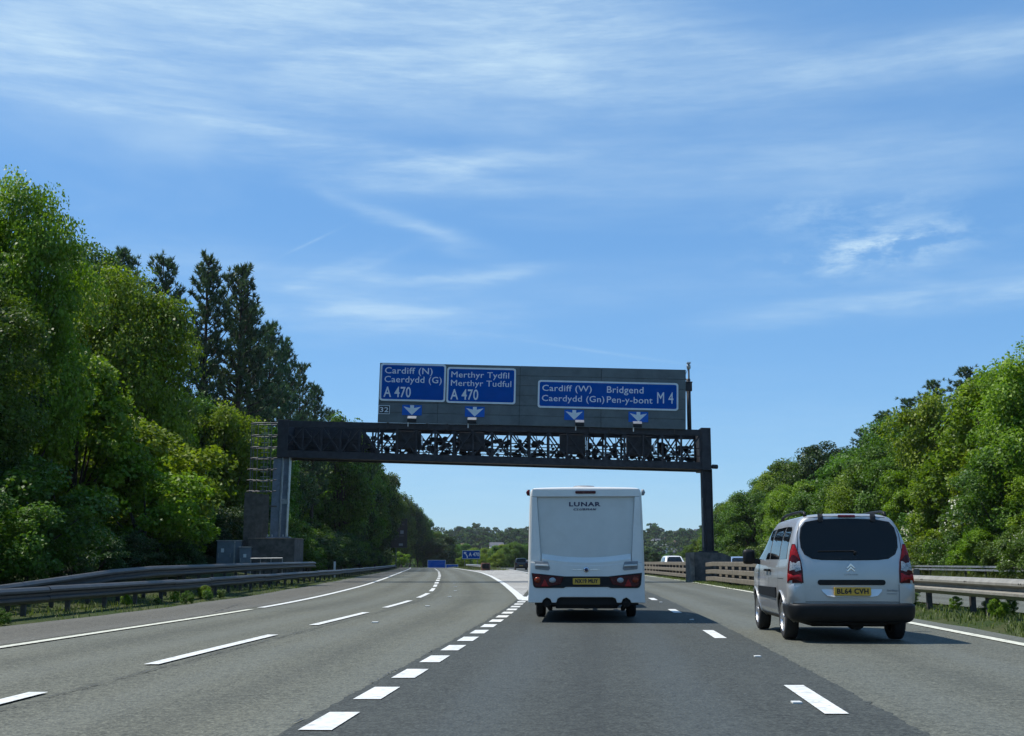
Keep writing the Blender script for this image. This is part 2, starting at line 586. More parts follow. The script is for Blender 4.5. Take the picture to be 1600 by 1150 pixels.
M_ALLOY = pbr('alloy_wheel', (0.62, 0.62, 0.62), 0.32, 0.85, var=0.1, scale=9)
M_UNDER = pbr('dark_underbody', (0.012, 0.012, 0.012), 0.9)
M_YPLATE = pbr('yellow_plate', (0.62, 0.36, 0.035), 0.45, var=0.06, scale=9)
M_INK = pbr('black_lettering', (0.006, 0.006, 0.007), 0.5)
M_NAVY = pbr('navy_lettering', (0.03, 0.028, 0.075), 0.4)
M_RED = pbr('red_lens', (0.30, 0.008, 0.010), 0.25, spec=0.3, var=0.3, scale=30)
M_REDDARK = pbr('dark_red_lens', (0.060, 0.004, 0.006), 0.25, spec=0.25, var=0.3, scale=25)
M_AMBER = pbr('amber_lens', (0.24, 0.035, 0.012), 0.2, spec=0.3)
M_CLEAR = pbr('clear_lens', (0.33, 0.35, 0.36), 0.15, coat=0.5, var=0.5, scale=45)
M_GLASS = pbr('dark_tinted_glass', (0.003, 0.004, 0.004), 0.03, spec=0.32)
M_CARAVAN = pbr('white_caravan_panel', (0.70, 0.695, 0.655), 0.30, coat=0.2, var=0.04, scale=1.2, dirt=(0.52, 0.50, 0.45), dirt_amt=0.35, dscale=1.3)
M_CARAVAN_IN = pbr('grey_white_caravan_inset', (0.57, 0.572, 0.54), 0.26, coat=0.2, var=0.05, scale=1.2, dirt=(0.48, 0.47, 0.43), dirt_amt=0.4, dscale=1.1)
M_GREYPLASTIC = pbr('grey_plastic', (0.22, 0.235, 0.245), 0.5, var=0.15)
M_BARK = pbr('bark', (0.045, 0.036, 0.028), 0.95, var=0.4, scale=3, bump=0.5, bscale=12)
M_GORE = asphalt('pale_worn_gore_surface', (0.17, 0.165, 0.15), (0.33, 0.325, 0.30), 0.5)
M_ROAD = asphalt('grey_asphalt', (0.070, 0.074, 0.058), (0.096, 0.098, 0.074), 0.72, seam=0.24)
M_ROAD_R = asphalt('pale_asphalt', (0.072, 0.077, 0.061), (0.092, 0.095, 0.075), 0.62)
M_ROAD_NEW = asphalt('dark_new_asphalt', (0.034, 0.039, 0.035), (0.044, 0.049, 0.043), 0.62)
M_SHOULDER = asphalt('hard_shoulder_asphalt', (0.064, 0.063, 0.052), (0.088, 0.085, 0.069), 0.7)
M_TAR = pbr('black_tar', (0.042, 0.044, 0.042), 0.6, var=0.3, scale=20)
M_STUD = pbr('road_stud', (0.62, 0.63, 0.60), 0.5, var=0.1)


def car_paint(name, col, metal=0.6, rough=0.3):
    return pbr(name, col, rough, metal, coat=0.6, var=0.03, scale=2.0, dirt=tuple(x * 0.55 for x in col), dirt_amt=0.22, dscale=1.1)


M_SILVER = car_paint('silver_car_paint', (0.43, 0.437, 0.432), 0.5, 0.34)


def ground_mat():
    m = bpy.data.materials.new('rough_verge_ground')
    m.use_nodes = True
    t = NT(m.node_tree)
    b = m.node_tree.nodes['Principled BSDF']
    tc = t.n('ShaderNodeTexCoord')
    p = tc.outputs['Object']
    a = t.noise(p, 0.5, 6, 0.65)
    g = t.noise(p, 5.0, 5, 0.7)
    col = t.mix(t.ramp(a, 0.35, 0.65), (0.030, 0.050, 0.014, 1), (0.062, 0.070, 0.028, 1))
    col = t.mix(t.ramp(g, 0.52, 0.75), col, (0.085, 0.072, 0.045, 1))
    t.link(col, b.inputs['Base Color'])
    b.inputs['Roughness'].default_value = 0.95
    b.inputs['Specular IOR Level'].default_value = 0.1
    bn = t.n('ShaderNodeBump')
    bn.inputs['Strength'].default_value = 0.8
    bn.inputs['Distance'].default_value = 0.08
    t.link(g, bn.inputs['Height'])
    t.link(bn.outputs[0], b.inputs['Normal'])
    return m


M_GROUND = ground_mat()
# ------------------------------------------------------------------ road geometry (metres; y runs down the road, x across)
YT = np.arange(-40.0, 520.0, 0.5)


def curve(pts, sig=7.0):
    xs = np.interp(YT, [p[0] for p in pts], [p[1] for p in pts])
    k = np.arange(-30, 31) * 0.5
    w = np.exp(-(k / sig) ** 2)
    w /= w.sum()
    pad = np.concatenate([xs[0] + (np.arange(-30, 0)) * (xs[1] - xs[0]), xs, xs[-1] + np.arange(1, 31) * (xs[-1] - xs[-2])])
    sm = np.convolve(pad, w, 'valid')
    return lambda y: float(np.interp(y, YT, sm)) if np.isscalar(y) else np.interp(y, YT, sm)


LE = curve([(-40, -9), (0, -7.6), (16.8, -7.0), (21.6, -6.75), (30, -6.25), (41, -6.45), (60, -7.3), (82, -8.7), (131, -12.1), (200, -16.9), (247, -20.6), (320, -31), (520, -90)])
LL = curve([(-40, -5.6), (0, -4.6), (11, -4.25), (16.7, -4.0), (25, -3.5), (35, -3.0), (44, -3.0), (53, -3.4), (66, -4.1), (101, -6.0), (149, -9.0), (223, -14.2), (320, -27), (520, -86)])
SH = curve([(-40, -4.5), (0, -1.95), (8.6, -1.38), (16.6, -.76), (24.4, -.27), (34, .23), (60, 1.25), (520, 1.25)])
GR = curve([(-40, .45), (37, .38), (66, -.45), (100, -1.75), (133, -3.4), (160, -5.4), (197, -8.3), (247, -12.5), (320, -23.5), (520, -82)])
ML = curve([(-40, -2), (37, .5), (60, 1.25), (90, 1.9), (131, 1.7), (186, -.2), (260, -5), (520, -36)])
RD = curve([(-40, -1.1), (0, 1.75), (9.5, 2.48), (18.4, 3.2), (30.5, 3.95), (42, 4.66), (70, 5.8), (106, 6.4), (160, 6.0), (260, 1.5), (520, -27)])
RE = curve([(-40, 3.0), (0, 6.05), (17.3, 7.2), (22.7, 7.55), (30, 8.1), (44.7, 9.15), (77, 10.7), (106, 11.45), (160, 11.3), (260, 7), (520, -21)])
LB = curve([(-40, -11.6), (10, -10.4), (20, -10.2), (31, -10), (38, -10.02), (45, -10.35), (60, -11), (83, -11.9), (131, -14.8), (200, -19.6), (247, -23.4), (320, -34.5), (520, -94)], 4)
CB = curve([(-40, 5.4), (0, 8.2), (17, 9.25), (25, 9.73), (29, 10), (49, 10.3), (72, 11.2), (106, 12.3), (160, 12.2), (260, 8), (520, -20)], 4)


def zr(y):
    d = np.maximum(np.asarray(y, dtype=float) - 230.0, 0)
    z = -np.minimum(d, 190) ** 2 / 13225.0 - np.maximum(d - 190, 0) * 0.006
    return z if z.ndim else float(z)


def sm(x, a, b):
    t = np.clip((x - a) / (b - a), 0, 1)
    return t * t * (3 - 2 * t)


rng = np.random.default_rng(11)
_wx = rng.uniform(-1, 1, (40, 3))


def wnoise(x, y, s):
    """smooth noise from a few waves"""
    r = 0
    for i in range(14):
        a = _wx[i]
        r = r + np.sin(x * s * (0.6 + a[0]) + y * s * (0.9 * a[1] + 0.3) + a[2] * 9 + i)
    return r / 6.0


def ground_z(x, y):
    x = np.asarray(x, dtype=float)
    y = np.asarray(y, dtype=float)
    base = zr(y) - 0.06
    tl = np.maximum(LB(y) - 0.6 - x, 0)
    hl = 0.14 * np.minimum(tl, 7) + 0.44 * np.clip(tl - 7, 0, 18)
    hl = hl * (1 - 0.93 * sm(y, 150, 300)) * (1 + 0.06 * wnoise(x, y, 0.12))
    rv = CB(y) + 15.2
    tr = np.maximum(x - rv, 0)
    hr = 0.10 * np.minimum(tr, 2.5) + 0.42 * np.clip(tr - 2.5, 0, 17)
    hr = hr * (1 - 0.85 * sm(y, 150, 330)) * (1 + 0.06 * wnoise(x, y, 0.12))
    far = sm(y, 330, 900) * -6 + sm(y, 700, 1450) * (41 + 4 * wnoise(x, 0 * y, 0.011)) + 1.2 * wnoise(x, y, 0.02) * sm(y, 350, 600)
    cen = 0.10 * sm(x, CB(y) - 1.2, CB(y) - 0.4) * (1 - sm(x, CB(y) + 0.6, CB(y) + 1.4)) * (y < 330)
    vl = 0.10 * sm(-x, -LB(y) - 0.7, -LB(y) + 0.1) * (y < 330)
    return base + hl + hr + far + cen + vl


def gz(x, y):
    return float(ground_z(x, y))


def build_ground():
    ys = np.concatenate([np.arange(-40, 120, 1.5), np.arange(120, 340, 4), np.arange(340, 520, 10), np.linspace(520, 1700, 50), np.array([2200, 3200, 5500])])
    # across: finer near the road, laid out relative to the barriers
    rel = np.concatenate([-np.geomspace(3500, 40, 16), np.linspace(-32, -1, 26), np.linspace(-0.7, 0, 6)])
    relr = np.concatenate([np.linspace(0, 16, 40), np.linspace(16.5, 46, 30), np.geomspace(60, 3500, 16)])
    mid = np.linspace(0.06, 0.94, 16)
    rows = []
    for y in ys:
        yc = min(y, 519)
        l, r = LB(yc), CB(yc) - 1.3
        rows.append(np.concatenate([l + rel, l + (r - l) * mid, r + relr]))
    X = np.array(rows)
    Y = np.repeat(ys[:, None], X.shape[1], 1)
    Z = ground_z(X, np.minimum(Y, 1e9))
    v = np.stack([X, Y, Z], -1).reshape(-1, 3)
    n, m = X.shape
    i = np.arange(n - 1)[:, None] * m + np.arange(m - 1)[None, :]
    q = np.stack([i, i + 1, i + m + 1, i + m], -1).reshape(-1, 4)
    o = link_mesh('ground', np_mesh('ground', v, q, smooth=True), M_GROUND)
    tag(o, 'grassy verges, wooded cutting slopes and distant rising land', None, None, 'structure')


build_ground()


def strip(name, f0, f1, y0, y1, dz, mat, parent=None, step=1.0, n=2, ragged=0.0, seed=0, lat=None):
    ys = np.arange(y0, y1 + 1e-6, step)
    rg = np.random.default_rng(seed)
    a, b = np.array([f0(y) for y in ys]), np.array([f1(y) for y in ys])
    if ragged:
        a = a + rg.normal(0, ragged, len(ys))
        b = b + rg.normal(0, ragged, len(ys))
    ts = np.linspace(0, 1, n)
    X = a[:, None] * (1 - ts) + b[:, None] * ts
    Yv = np.repeat(ys[:, None], n, 1)
    Z = zr(Yv) + dz
    v = np.stack([X, Yv, Z], -1).reshape(-1, 3)
    i = np.arange(len(ys) - 1)[:, None] * n + np.arange(n - 1)[None, :]
    q = np.stack([i, i + 1, i + n + 1, i + n], -1).reshape(-1, 4)
    me = np_mesh(name, v, q)
    if lat is not None:
        at = me.attributes.new('lateral', 'FLOAT', 'POINT')
        at.data.foreach_set('value', (X - np.array([lat(y) for y in ys])[:, None]).astype(np.float32).ravel())
    return link_mesh(name, me, mat, parent)


# the carriageway: one paved sheet, with a newer darker lane and a paler fast lane laid in it
road = strip('road', lambda y: LE(y) - 2.55 - 0.1 * math.sin(y * 0.4), lambda y: RE(y) + 0.62 + 0.05 * math.sin(y * .7), -40, 500, 0.0, M_ROAD, step=1.0, n=6, ragged=0.03, lat=LL)
tag(road, 'grey asphalt motorway carriageway with a slip road peeling off', None, None, 'structure')
sh = strip('shoulder', lambda y: LE(y) - 2.5, lambda y: LE(y) - 0.28, -40, 500, 0.004, M_SHOULDER, road, ragged=0.02, seed=3, lat=lambda y: LE(y) - 1.4)
sh['label'] = 'hard shoulder of rougher grey asphalt'
fl = strip('fast_lane', lambda y: RD(y) + 0.3, lambda y: RE(y) + 0.58, -40, 320, 0.004, M_ROAD_R, road, seed=4, lat=RD)
nl = strip('new_lane', lambda y: (SH(y) if y < 40 else ML(y)) - 0.22, lambda y: RD(y) + 0.42, -40, 320, 0.008, M_ROAD_NEW, road, step=0.12, ragged=0.013, seed=5, lat=lambda y: (SH(y) if y < 40 else ML(y)) + .05)
nl['label'] = 'darker resurfaced lane with ragged edges'
strip('gore_surface', lambda y: GR(y) + 0.12, lambda y: ML(y) - 0.28, 38, 176, 0.012, M_GORE, road, seed=6)
opp = strip('opposite_carriageway', lambda y: CB(y) + 1.9, lambda y: CB(y) + 13.6, -40, 330, 0.0, M_ROAD_R, n=4, lat=lambda y: CB(y) + 2)
tag(opp, 'grey asphalt carriageway beyond the central barrier', None, None, 'structure')


def mark(name, f, y0, y1, w, mat=M_WHITE_PAINT, dz=0.016, step=1.0, off=0.0):
    n = max(2, int((y1 - y0) / step) + 1)
    st = (y1 - y0) / (n - 1)
    return strip(name, lambda y: f(y) + off - w / 2, lambda y: f(y) + off + w / 2, y0, y1 - 1e-4 + 2e-4, dz, mat, road, step=st)


# left edge line: creamy worn length near us, a gap with a seam, then fresh white
mark('edge_line', LE, -30, 29.9, 0.17, M_OLD_PAINT)
mark('edge_line', LE, 31.0, 300, 0.2)
mark('edge_line', RE, -30, 300, 0.2, M_OLD_PAINT)
y = 5.4
while y < 60:
    mark('lane_dash', LL, y, y + 5.6, 0.17)
    y += 8.55
while y < 290:
    mark('lane_dash', LL, y, y + 5.2, 0.22)
    y += 9.0
y = 2.90
while y < 37.0:
    mark('block_dash', SH, y, y + 1.0, 0.235)
    y += 1.885
y = 0.25
while y < 260:
    mark('lane_dash', RD, y, y + 2.15, 0.185, step=0.5)
    y += 9.2
mark('edge_line', GR, 37.5, 290, 0.27)
mark('edge_line', ML, 38.3, 290, 0.24)
tip = MB()
zt = 0.017
tip.add([(0.28, 36.6, zt), (0.62, 36.6, zt), (ML(40.6) - 0.1, 40.6, zt), (GR(40.6) + 0.1, 40.6, zt)], [(0, 1, 2, 3)])
tip.build('gore_point', M_WHITE_PAINT, road)
for (sx, sy) in [(3.02, 15.1), (3.62, 24.6), (4.3, 35.2), (2.35, 10.2)]:
    MB().box(sx - .04, sx + .04, sy - 0.045, sy + 0.045, 0.006, 0.024).build('road_stud', M_STUD, road, bevel=0.006)
for yy in (23.5, 32.1, 40.7, 49, 57.5, 66):
    MB().box(LL(yy) + .9, LL(yy) + 1.02, yy, yy + 0.15, 0.004, 0.022).build('road_stud', M_STUD, road, bevel=0.006)


def seam(f, y0, y1, w, seed, wander, dz, dens=0.8):
    """broken tar seam: ragged slivers along a joint"""
    rg = np.random.default_rng(seed)
    m = MB()
    y = y0
    while y < y1:
        L = rg.uniform(0.2, 0.9)
        if rg.random() < dens:
            n = 6
            left, right = [], []
            for i in range(n + 1):
                yy = y + L * i / n
                c = f(yy) + rg.normal(0, wander)
                ww = w * rg.uniform(0.25, 1.0) * math.sin(math.pi * (i + 0.35) / (n + 0.7))
                left.append((c - ww, yy, dz))
                right.append((c + ww, yy, dz))
            vs = left + right
            m.add(vs, [(i, n + 1 + i, n + 2 + i, i + 1) for i in range(n)])
        y += L * 0.9
    o = m.build('tar_seam', M_TAR, road)
    o['kind'] = 'stuff'
    return o


seam(lambda y: LL(y) + 0.24, 3, 60, 0.010, 21, 0.012, 0.0135, 0.6)
seam(lambda y: SH(y) - 0.24, 4, 30, 0.012, 23, 0.012, 0.0135, 0.5)
seam(lambda y: LE(y) + (y - 29.5) * 0.9 - 0.5, 29.0, 31.2, 0.04, 25, 0.02, 0.0135, 1.0)
seam(lambda y: LE(y) - 0.9 + 0.5 * math.sin(y * .3), 26, 36, 0.02, 26, 0.02, 0.0135, 0.8)

# ------------------------------------------------------------------ safety barriers
def sweep(path, prof, name, mat, parent, smooth=False):
    """sweep an (offset, z) profile along path points (x, y, z, scale); profile offset is across the path"""
    vs, fs = [], []
    n = len(prof)
    P = [Vector(p[:3]) for p in path]
    for i, p in enumerate(P):
        d = (P[min(i + 1, len(P) - 1)] - P[max(i - 1, 0)])
        d.z = 0
        d.normalize()
        s = Vector((d.y, -d.x, 0))
        for a, z in prof:
            vs.append(p + s * a + Vector((0, 0, z)))
    for i in range(len(P) - 1):
        for k in range(n):
            k2 = (k + 1) % n
            fs.append((i * n + k, i * n + k2, (i + 1) * n + k2, (i + 1) * n + k))
    fs.append(tuple(range(n)))
    fs.append(tuple(len(P) * n - 1 - k for k in range(n)))
    m = MB()
    m.add(vs, fs)
    return m.build(name, mat, parent, smooth=smooth)


def wbeam(side, h=0.34, d=0.085, t=0.004):
    """corrugated beam profile, bulging towards side (+1: towards +x)"""
    f = [(-0.25, h / 2), (0.45, h / 2 - 0.014), (1, h * 0.30), (1, h * 0.18), (0.1, h * 0.06), (0.1, -h * 0.06), (1, -h * 0.18), (1, -h * 0.30), (0.35, -h / 2 + 0.012), (0, -h / 2)]
    front = [(side * d * a, z) for a, z in f]
    back = [(side * (d * a - 0.012), z) for a, z in reversed(f)]
    return front + back


POST_ME = MB().box(-0.055, 0.055, -0.035, 0.035, 0, 1).mesh('post', bevel=0.008)
POST_ME.materials.append(M_POST)
POST_R = MB().box(-0.06, 0.06, -0.05, 0.05, 0, 1).mesh('post', bevel=0.008)
POST_R.materials.append(M_POST)


def posts(parent, pts, me):
    for (x, y, z0, z1) in pts:
        o = bpy.data.objects.new('post', me)
        C.objects.link(o)
        o.parent = parent
        o.location = (x, y, z0)
        o.scale = (1, 1, z1 - z0)


def ypath(f, y0, y1, step, zf):
    ys = np.arange(y0, y1 + 0.01, step)
    return [(f(v), float(v), zf(float(v))) for v in ys]


# left verge: front rail
lb = empty('crash_barrier', (0, 0, 0))
tag(lb, 'long low dark steel crash barrier along the slip road verge', 'barrier')
seg = [(-12, 47.2), (47.25, 130), (130.05, 255)]
for a, b in seg:
    k = a
    while k < b - 0.1:      # lengths of beam, each lapped over the next
        e = min(b, k + 4.8) if k < 128 else b
        sweep(ypath(LB, k, e + 0.12, (e + 0.12 - k) / 4.0, lambda v: zr(v) + 0.47 + 0.010 * math.sin(k * 3.1)), wbeam(1, 0.34 + 0.008 * math.sin(k), 0.085 + 0.006 * math.sin(k * 1.7)), 'rail', M_GALV_RAIL, lb)
        k = e
posts(lb, [(LB(v) - 0.07, v, gz(LB(v), v) - 0.1, zr(v) + 0.6) for v in np.arange(6.2, 250, 2.4)], POST_ME)
# raised rail protecting the gantry leg
LB2 = lambda v: LB(v) - 0.85
zb2 = lambda v: float(np.interp(v, [18, 24.5, 27, 33, 37, 60, 76, 77.2], [0.30, 0.44, 0.53, 0.78, 0.86, 0.96, 1.0, 0.98]))
rb = empty('raised_crash_barrier', (0, 0, 0))
tag(rb, 'ramped upper steel crash barrier shielding the gantry leg', 'barrier')
sweep(ypath(LB2, 17, 77, 1.0, zb2), wbeam(1, 0.36), 'rail', M_GALV_RAIL, rb)
posts(rb, [(LB2(v) - 0.07, v, gz(LB2(v), v) - 0.1, zb2(v) + 0.1) for v in np.arange(19.4, 77, 2.4)], POST_ME)
# central reservation: corrugated beam near us
cb = empty('central_crash_barrier', (0, 0, 0))
tag(cb, 'dusty grey corrugated beam barrier on posts beside the silver car', 'barrier')
sweep([(CB(v) - 0.10, float(v), 0.64) for v in np.arange(-10, 30.6, 0.9)], wbeam(-1, 0.40, 0.12), 'rail', M_RAIL_GREY, cb)
sweep([(CB(v) + 0.42, float(v), 0.64) for v in np.arange(-10, 30.6, 0.9)], wbeam(1, 0.36, 0.09), 'rear_rail', M_RAIL_GREY, cb)
for v in np.arange(0.6, 30, 4.3):
    MB().box(CB(v) - 0.11, CB(v) + 0.44, v - 0.05, v + 0.05, 0.50, 0.62).build('spacer', M_POST, cb)
for v in np.arange(3.2, 30, 3.2):
    for q in (-0.05, 0.05):
        MB().lathe([(-0.135, 0.0), (-0.135, 0.012), (-0.118, 0.014), (-0.118, 0.0)], 6, 'x', (CB(v) - 0.10, v + q, 0.755)).build('bolt', M_POST, cb)
posts(cb, [(CB(v) + 0.02, v, gz(CB(v), v) - 0.1, 0.72) for v in (3.6, 7.9, 12.2, 16.5, 20.7, 24.9, 29.1)], POST_R)
posts(cb, [(CB(v) + 0.36, v, gz(CB(v), v) - 0.1, 0.72) for v in (5.7, 10.0, 14.3, 18.6, 22.8, 27.0)], POST_R)
# fishtail transition plate
tp = MB()
tp.add([(CB(30.3) - .22, 30.3, .46), (CB(30.3) - .22, 30.3, .82), (CB(31.6) - .10, 31.6, .72), (CB(31.6) - .10, 31.6, .50),
        (CB(30.3) - .19, 30.3, .46), (CB(30.3) - .19, 30.3, .82), (CB(31.6) - .07, 31.6, .72), (CB(31.6) - .07, 31.6, .50)],
       [(0, 1, 2, 3), (7, 6, 5, 4), (0, 4, 5, 1), (2, 6, 7, 3), (1, 5, 6, 2), (0, 3, 7, 4)])
tp.build('end_plate', M_RAIL_GREY, cb)


def three_rail(name, y0, y1, label):
    o = empty(name, (0, 0, 0))
    tag(o, label, 'barrier', 'brown three rail barriers beside the gantry leg')
    box = [(-0.07, -0.115), (-0.085, -0.095), (-0.085, 0.095), (-0.07, 0.115), (0.07, 0.115), (0.085, 0.095), (0.085, -0.095), (0.07, -0.115)]
    dip = lambda v: -0.05 * sm(np.abs(v - 71.0) * -1.0, -5, -2)
    for z in (0.27, 0.65, 1.05):
        sweep([(CB(v), float(v), zr(v) + z + float(dip(v))) for v in np.arange(y0, y1 + 0.01, 1.5)], box, 'rail', M_RAIL_BROWN, o)
    for z in (0.45, 0.86):
        sweep([(CB(v) + 0.75, float(v), zr(v) + z) for v in np.arange(y0 + 1, y1 + 0.01, 1.5)], box, 'rear_rail', M_RAIL_BROWN, o)
    posts(o, [(CB(v) + 0.18, v, gz(CB(v), v) - 0.1, zr(v) + 1.12) for v in np.arange(y0 + 0.6, y1, 2.4)], POST_R)
    posts(o, [(CB(v) + 0.6, v, gz(CB(v), v) - 0.1, zr(v) + 0.95) for v in np.arange(y0 + 1.8, y1, 2.4)], POST_R)
    return o


three_rail('stacked_rail_barrier', 31.4, 70.2, 'brown barrier of three stacked rails between gantry plinth and silver car')
three_rail('stacked_rail_barrier', 72.2, 230, 'brown barrier of three stacked rails running from gantry plinth towards the caravan')

# far verge barrier
FB = lambda v: CB(v) + 14.4
fb = empty('verge_barrier', (0, 0, 0))
tag(fb, 'pale twin rail barrier below the trees across the opposite carriageway', 'barrier')
for z in (0.72, 0.90):
    sweep([(FB(v), float(v), zr(v) + z) for v in np.arange(8, 240, 1.5)], [(-0.05, -0.05), (-0.05, 0.05), (0.05, 0.05), (0.05, -0.05)], 'rail', M_GALV, fb)
posts(fb, [(FB(v) + 0.1, v, gz(FB(v), v) - 0.1, 0.92) for v in np.arange(30, 130, 3.2)], POST_ME)

# ------------------------------------------------------------------ the gantry
GY = 71.0
bt = lambda x: 9.49 - 0.57 * (x + 13.9) / 25.75         # top of the beam
bb = lambda x: 7.31 - 0.75 * (x + 13.9) / 25.75         # underside of the beam
g = empty('sign_gantry', (-13.8, GY, 0))
tag(g, 'long black lattice gantry spanning the carriageway on two steel legs', 'gantry')


def gpart(mb, name, mat, bevel=0.0, par=None, smooth=False):
    """mesh given in world metres, parented to the gantry"""
    me = mb.mesh(name, smooth, bevel)
    me.transform(Matrix.Translation((13.8, -GY, 0)))
    return link_mesh(name, me, mat, par if par else g)


def slanted(x0, x1, fz0, fz1, y0, y1):
    m = MB()
    vs = [(x, y, z) for x in (x0, x1) for y in (y0, y1) for z in (fz0(x), fz1(x))]
    m.add(vs, [(0, 1, 3, 2), (4, 6, 7, 5), (0, 4, 5, 1), (2, 3, 7, 6), (0, 2, 6, 4), (1, 5, 7, 3)])
    return m


YF, YB = GY - 0.05, GY + 2.1
for yy, yw in ((YF, 0.16), (YB, 0.16)):
    gpart(slanted(-13.9, 11.3, lambda x: bt(x) - 0.36, bt, yy, yy + yw), 'top_chord', M_GANTRY)
    gpart(slanted(-13.9, 11.3, bb, lambda x: bb(x) + 0.42, yy, yy + yw), 'bottom_chord', M_GANTRY)
gpart(slanted(-13.85, 11.28, lambda x: bb(x) + 0.10, lambda x: bb(x) + 0.14, YF + 0.17, YB - 0.01), 'walkway_floor', M_GANTRY)
rg = random.Random(5)
xs = np.linspace(-13.6, 11.2, 23)
for k, x in enumerate(xs):
    for yy in (YF + 0.07, YB + 0.07):
        gpart(MB().bar((x, yy, bb(x) + 0.3), (x, yy, bt(x) - 0.3), 0.11, 0.11), 'upright', M_GANTRY)
    if k < len(xs) - 1:
        x2 = xs[k + 1]
        for yy, fl in ((YF + 0.08, k % 2), (YB + 0.08, (k + 1) % 2)):
            a, b = (x, x2) if fl else (x2, x)
            gpart(MB().bar((a, yy, bb(a) + 0.38), (b, yy, bt(b) - 0.32), 0.09, 0.09), 'brace', M_GANTRY)
            a, b = b, a
            if rg.random() < 0.75:
                gpart(MB().bar((a, yy + 0.02, bb(a) + 0.38), (b, yy + 0.02, bt(b) - 0.32), 0.07, 0.07), 'brace', M_GANTRY)
        for q in range(20):      # gusset plates fill the corners of the lattice
            cx = x + rg.uniform(0.1, 1.0)
            cz = bb(cx) + rg.choice([0.5, 0.75, 1.0, 1.25, 1.5]) + rg.uniform(-0.1, 0.1)
            r = rg.uniform(0.08, 0.22)
            pol = [(cx + r * rg.uniform(0.7, 1.3) * math.cos(a), cz + r * rg.uniform(0.6, 1.1) * math.sin(a)) for a in np.linspace(0, 2 * math.pi, 9)[:-1]]
            gpart(MB().prism(pol, YB + 0.02, YB + 0.04), 'gusset', M_GANTRY)
        for q in range(2):      # cable runs and stays
            xa, xb = x + rg.uniform(-.3, 1.2), x + rg.uniform(-.3, 1.4)
            gpart(MB().bar((xa, YB - 0.3 + .1 * q, bb(xa) + .4), (xb, YB - 0.3 + .1 * q, bt(xb) - .35), rg.uniform(.05, .12), .05), 'stay', M_GANTRY)
for dz in (0.55, 0.70, 0.86, 1.02, 1.20, 1.40):
    gpart(MB().bar((-13.7, YB - 0.15, bb(-13.7) + dz), (11.2, YB - 0.15, bb(11.2) + dz), 0.05, 0.05), 'hand_rail', M_GANTRY)
for dz in (0.80, 1.25):
    gpart(MB().bar((-13.7, YF + 0.3, bb(-13.7) + dz), (11.2, YF + 0.3, bb(11.2) + dz), 0.045, 0.045), 'cable_tray', M_GANTRY)
# blank sheeted length at the left end and the end caps
gpart(slanted(-13.95, -13.3, lambda x: bb(x) - 0.02, lambda x: bt(x) + 0.05, YF - 0.04, YB + 0.2), 'end_cap', M_GANTRY, 0.02)
gpart(slanted(11.25, 11.82, lambda x: bb(x) - 0.05, lambda x: bt(x) + 0.12, YF - 0.06, YB + 0.2), 'end_cap', M_GANTRY, 0.02)
for x0 in np.arange(-13.28, -9.2, 1.02):
    gpart(slanted(x0, x0 + 1.0, lambda x: bb(x) + 0.43, lambda x: bt(x) - 0.37, YB - 0.06, YB - 0.03), 'cover_sheet', M_GANTRY)
# dark equipment housings hung inside the beam, each with a pale end strip
for hx in (-6.2, -2.4, 3.6, 7.6):
    b = gpart(slanted(hx - 0.75, hx + 0.75, lambda x: bb(x) + 0.75, lambda x: bt(x) - 0.42, YF + 0.35, YF + 0.8), 'equipment_box', M_GANTRY, 0.03)
    if hx != -2.4:
        gpart(slanted(hx + 0.82, hx + 0.90, lambda x: bb(x) + 0.95, lambda x: bb(x) + 1.5, YF - 0.03, YF + 0.02), 'end_strip', M_SIGNWHITE, 0.0, b)
# left leg: steel I-sections on a tall dark plinth
m = MB()
lx0, lx1 = -14.27, -13.28


def leg_sheet(u0, u1, y0, y1):
    """leg piece that leans slightly inwards as it rises"""
    m = MB()
    vs = []
    for z, dx in ((2.62, 0.0), (7.28, 0.10)):
        for x, yv in ((u0, y0), (u1, y0), (u1, y1), (u0, y1)):
            vs.append((x + dx, yv, z))
    m.add(vs, [(3, 2, 1, 0), (4, 5, 6, 7), (0, 1, 5, 4), (1, 2, 6, 5), (2, 3, 7, 6), (3, 0, 4, 7)])
    return m


gpart(leg_sheet(-14.27, -13.78, GY + 0.1, GY + 0.5), 'leg', M_GANTRY_POST, 0.015)
gpart(leg_sheet(-13.74, -13.70, GY + 0.0, GY + 0.55), 'leg_flange', M_GALV)
gpart(leg_sheet(-13.68, -13.34, GY + 0.25, GY + 0.30), 'leg_web', M_GANTRY_POST)
gpart(leg_sheet(-13.33, -13.28, GY + 0.0, GY + 0.55), 'leg_flange', M_GALV)
gpart(MB().box(-13.64, -13.30, GY + 0.18, GY + 0.24, 4.55, 4.85), 'junction_box', M_GALV)
gpart(MB().box(-14.45, -13.1, GY - 0.1, GY + 0.75, 2.53, 2.62), 'base_plate', M_GANTRY_POST, 0.01)
for bx in (-14.35, -14.1, -13.45, -13.2):
    gpart(MB().lathe([(2.6, 0.0), (2.6, 0.045), (2.74, 0.04), (2.76, 0.0)], 8, 'z', (bx, GY - 0.03, 0)), 'anchor_bolt', M_GALV)
gpart(MB().box(-15.35, -12.65, GY - 0.6, GY + 2.4, 0.2, 2.5), 'plinth', M_CONC_DARK, 0.03)
gpart(MB().box(-15.38, -12.62, GY - 0.63, GY + 2.43, 2.49, 2.54), 'plinth_cap', M_CONC_BROWN, 0.01)
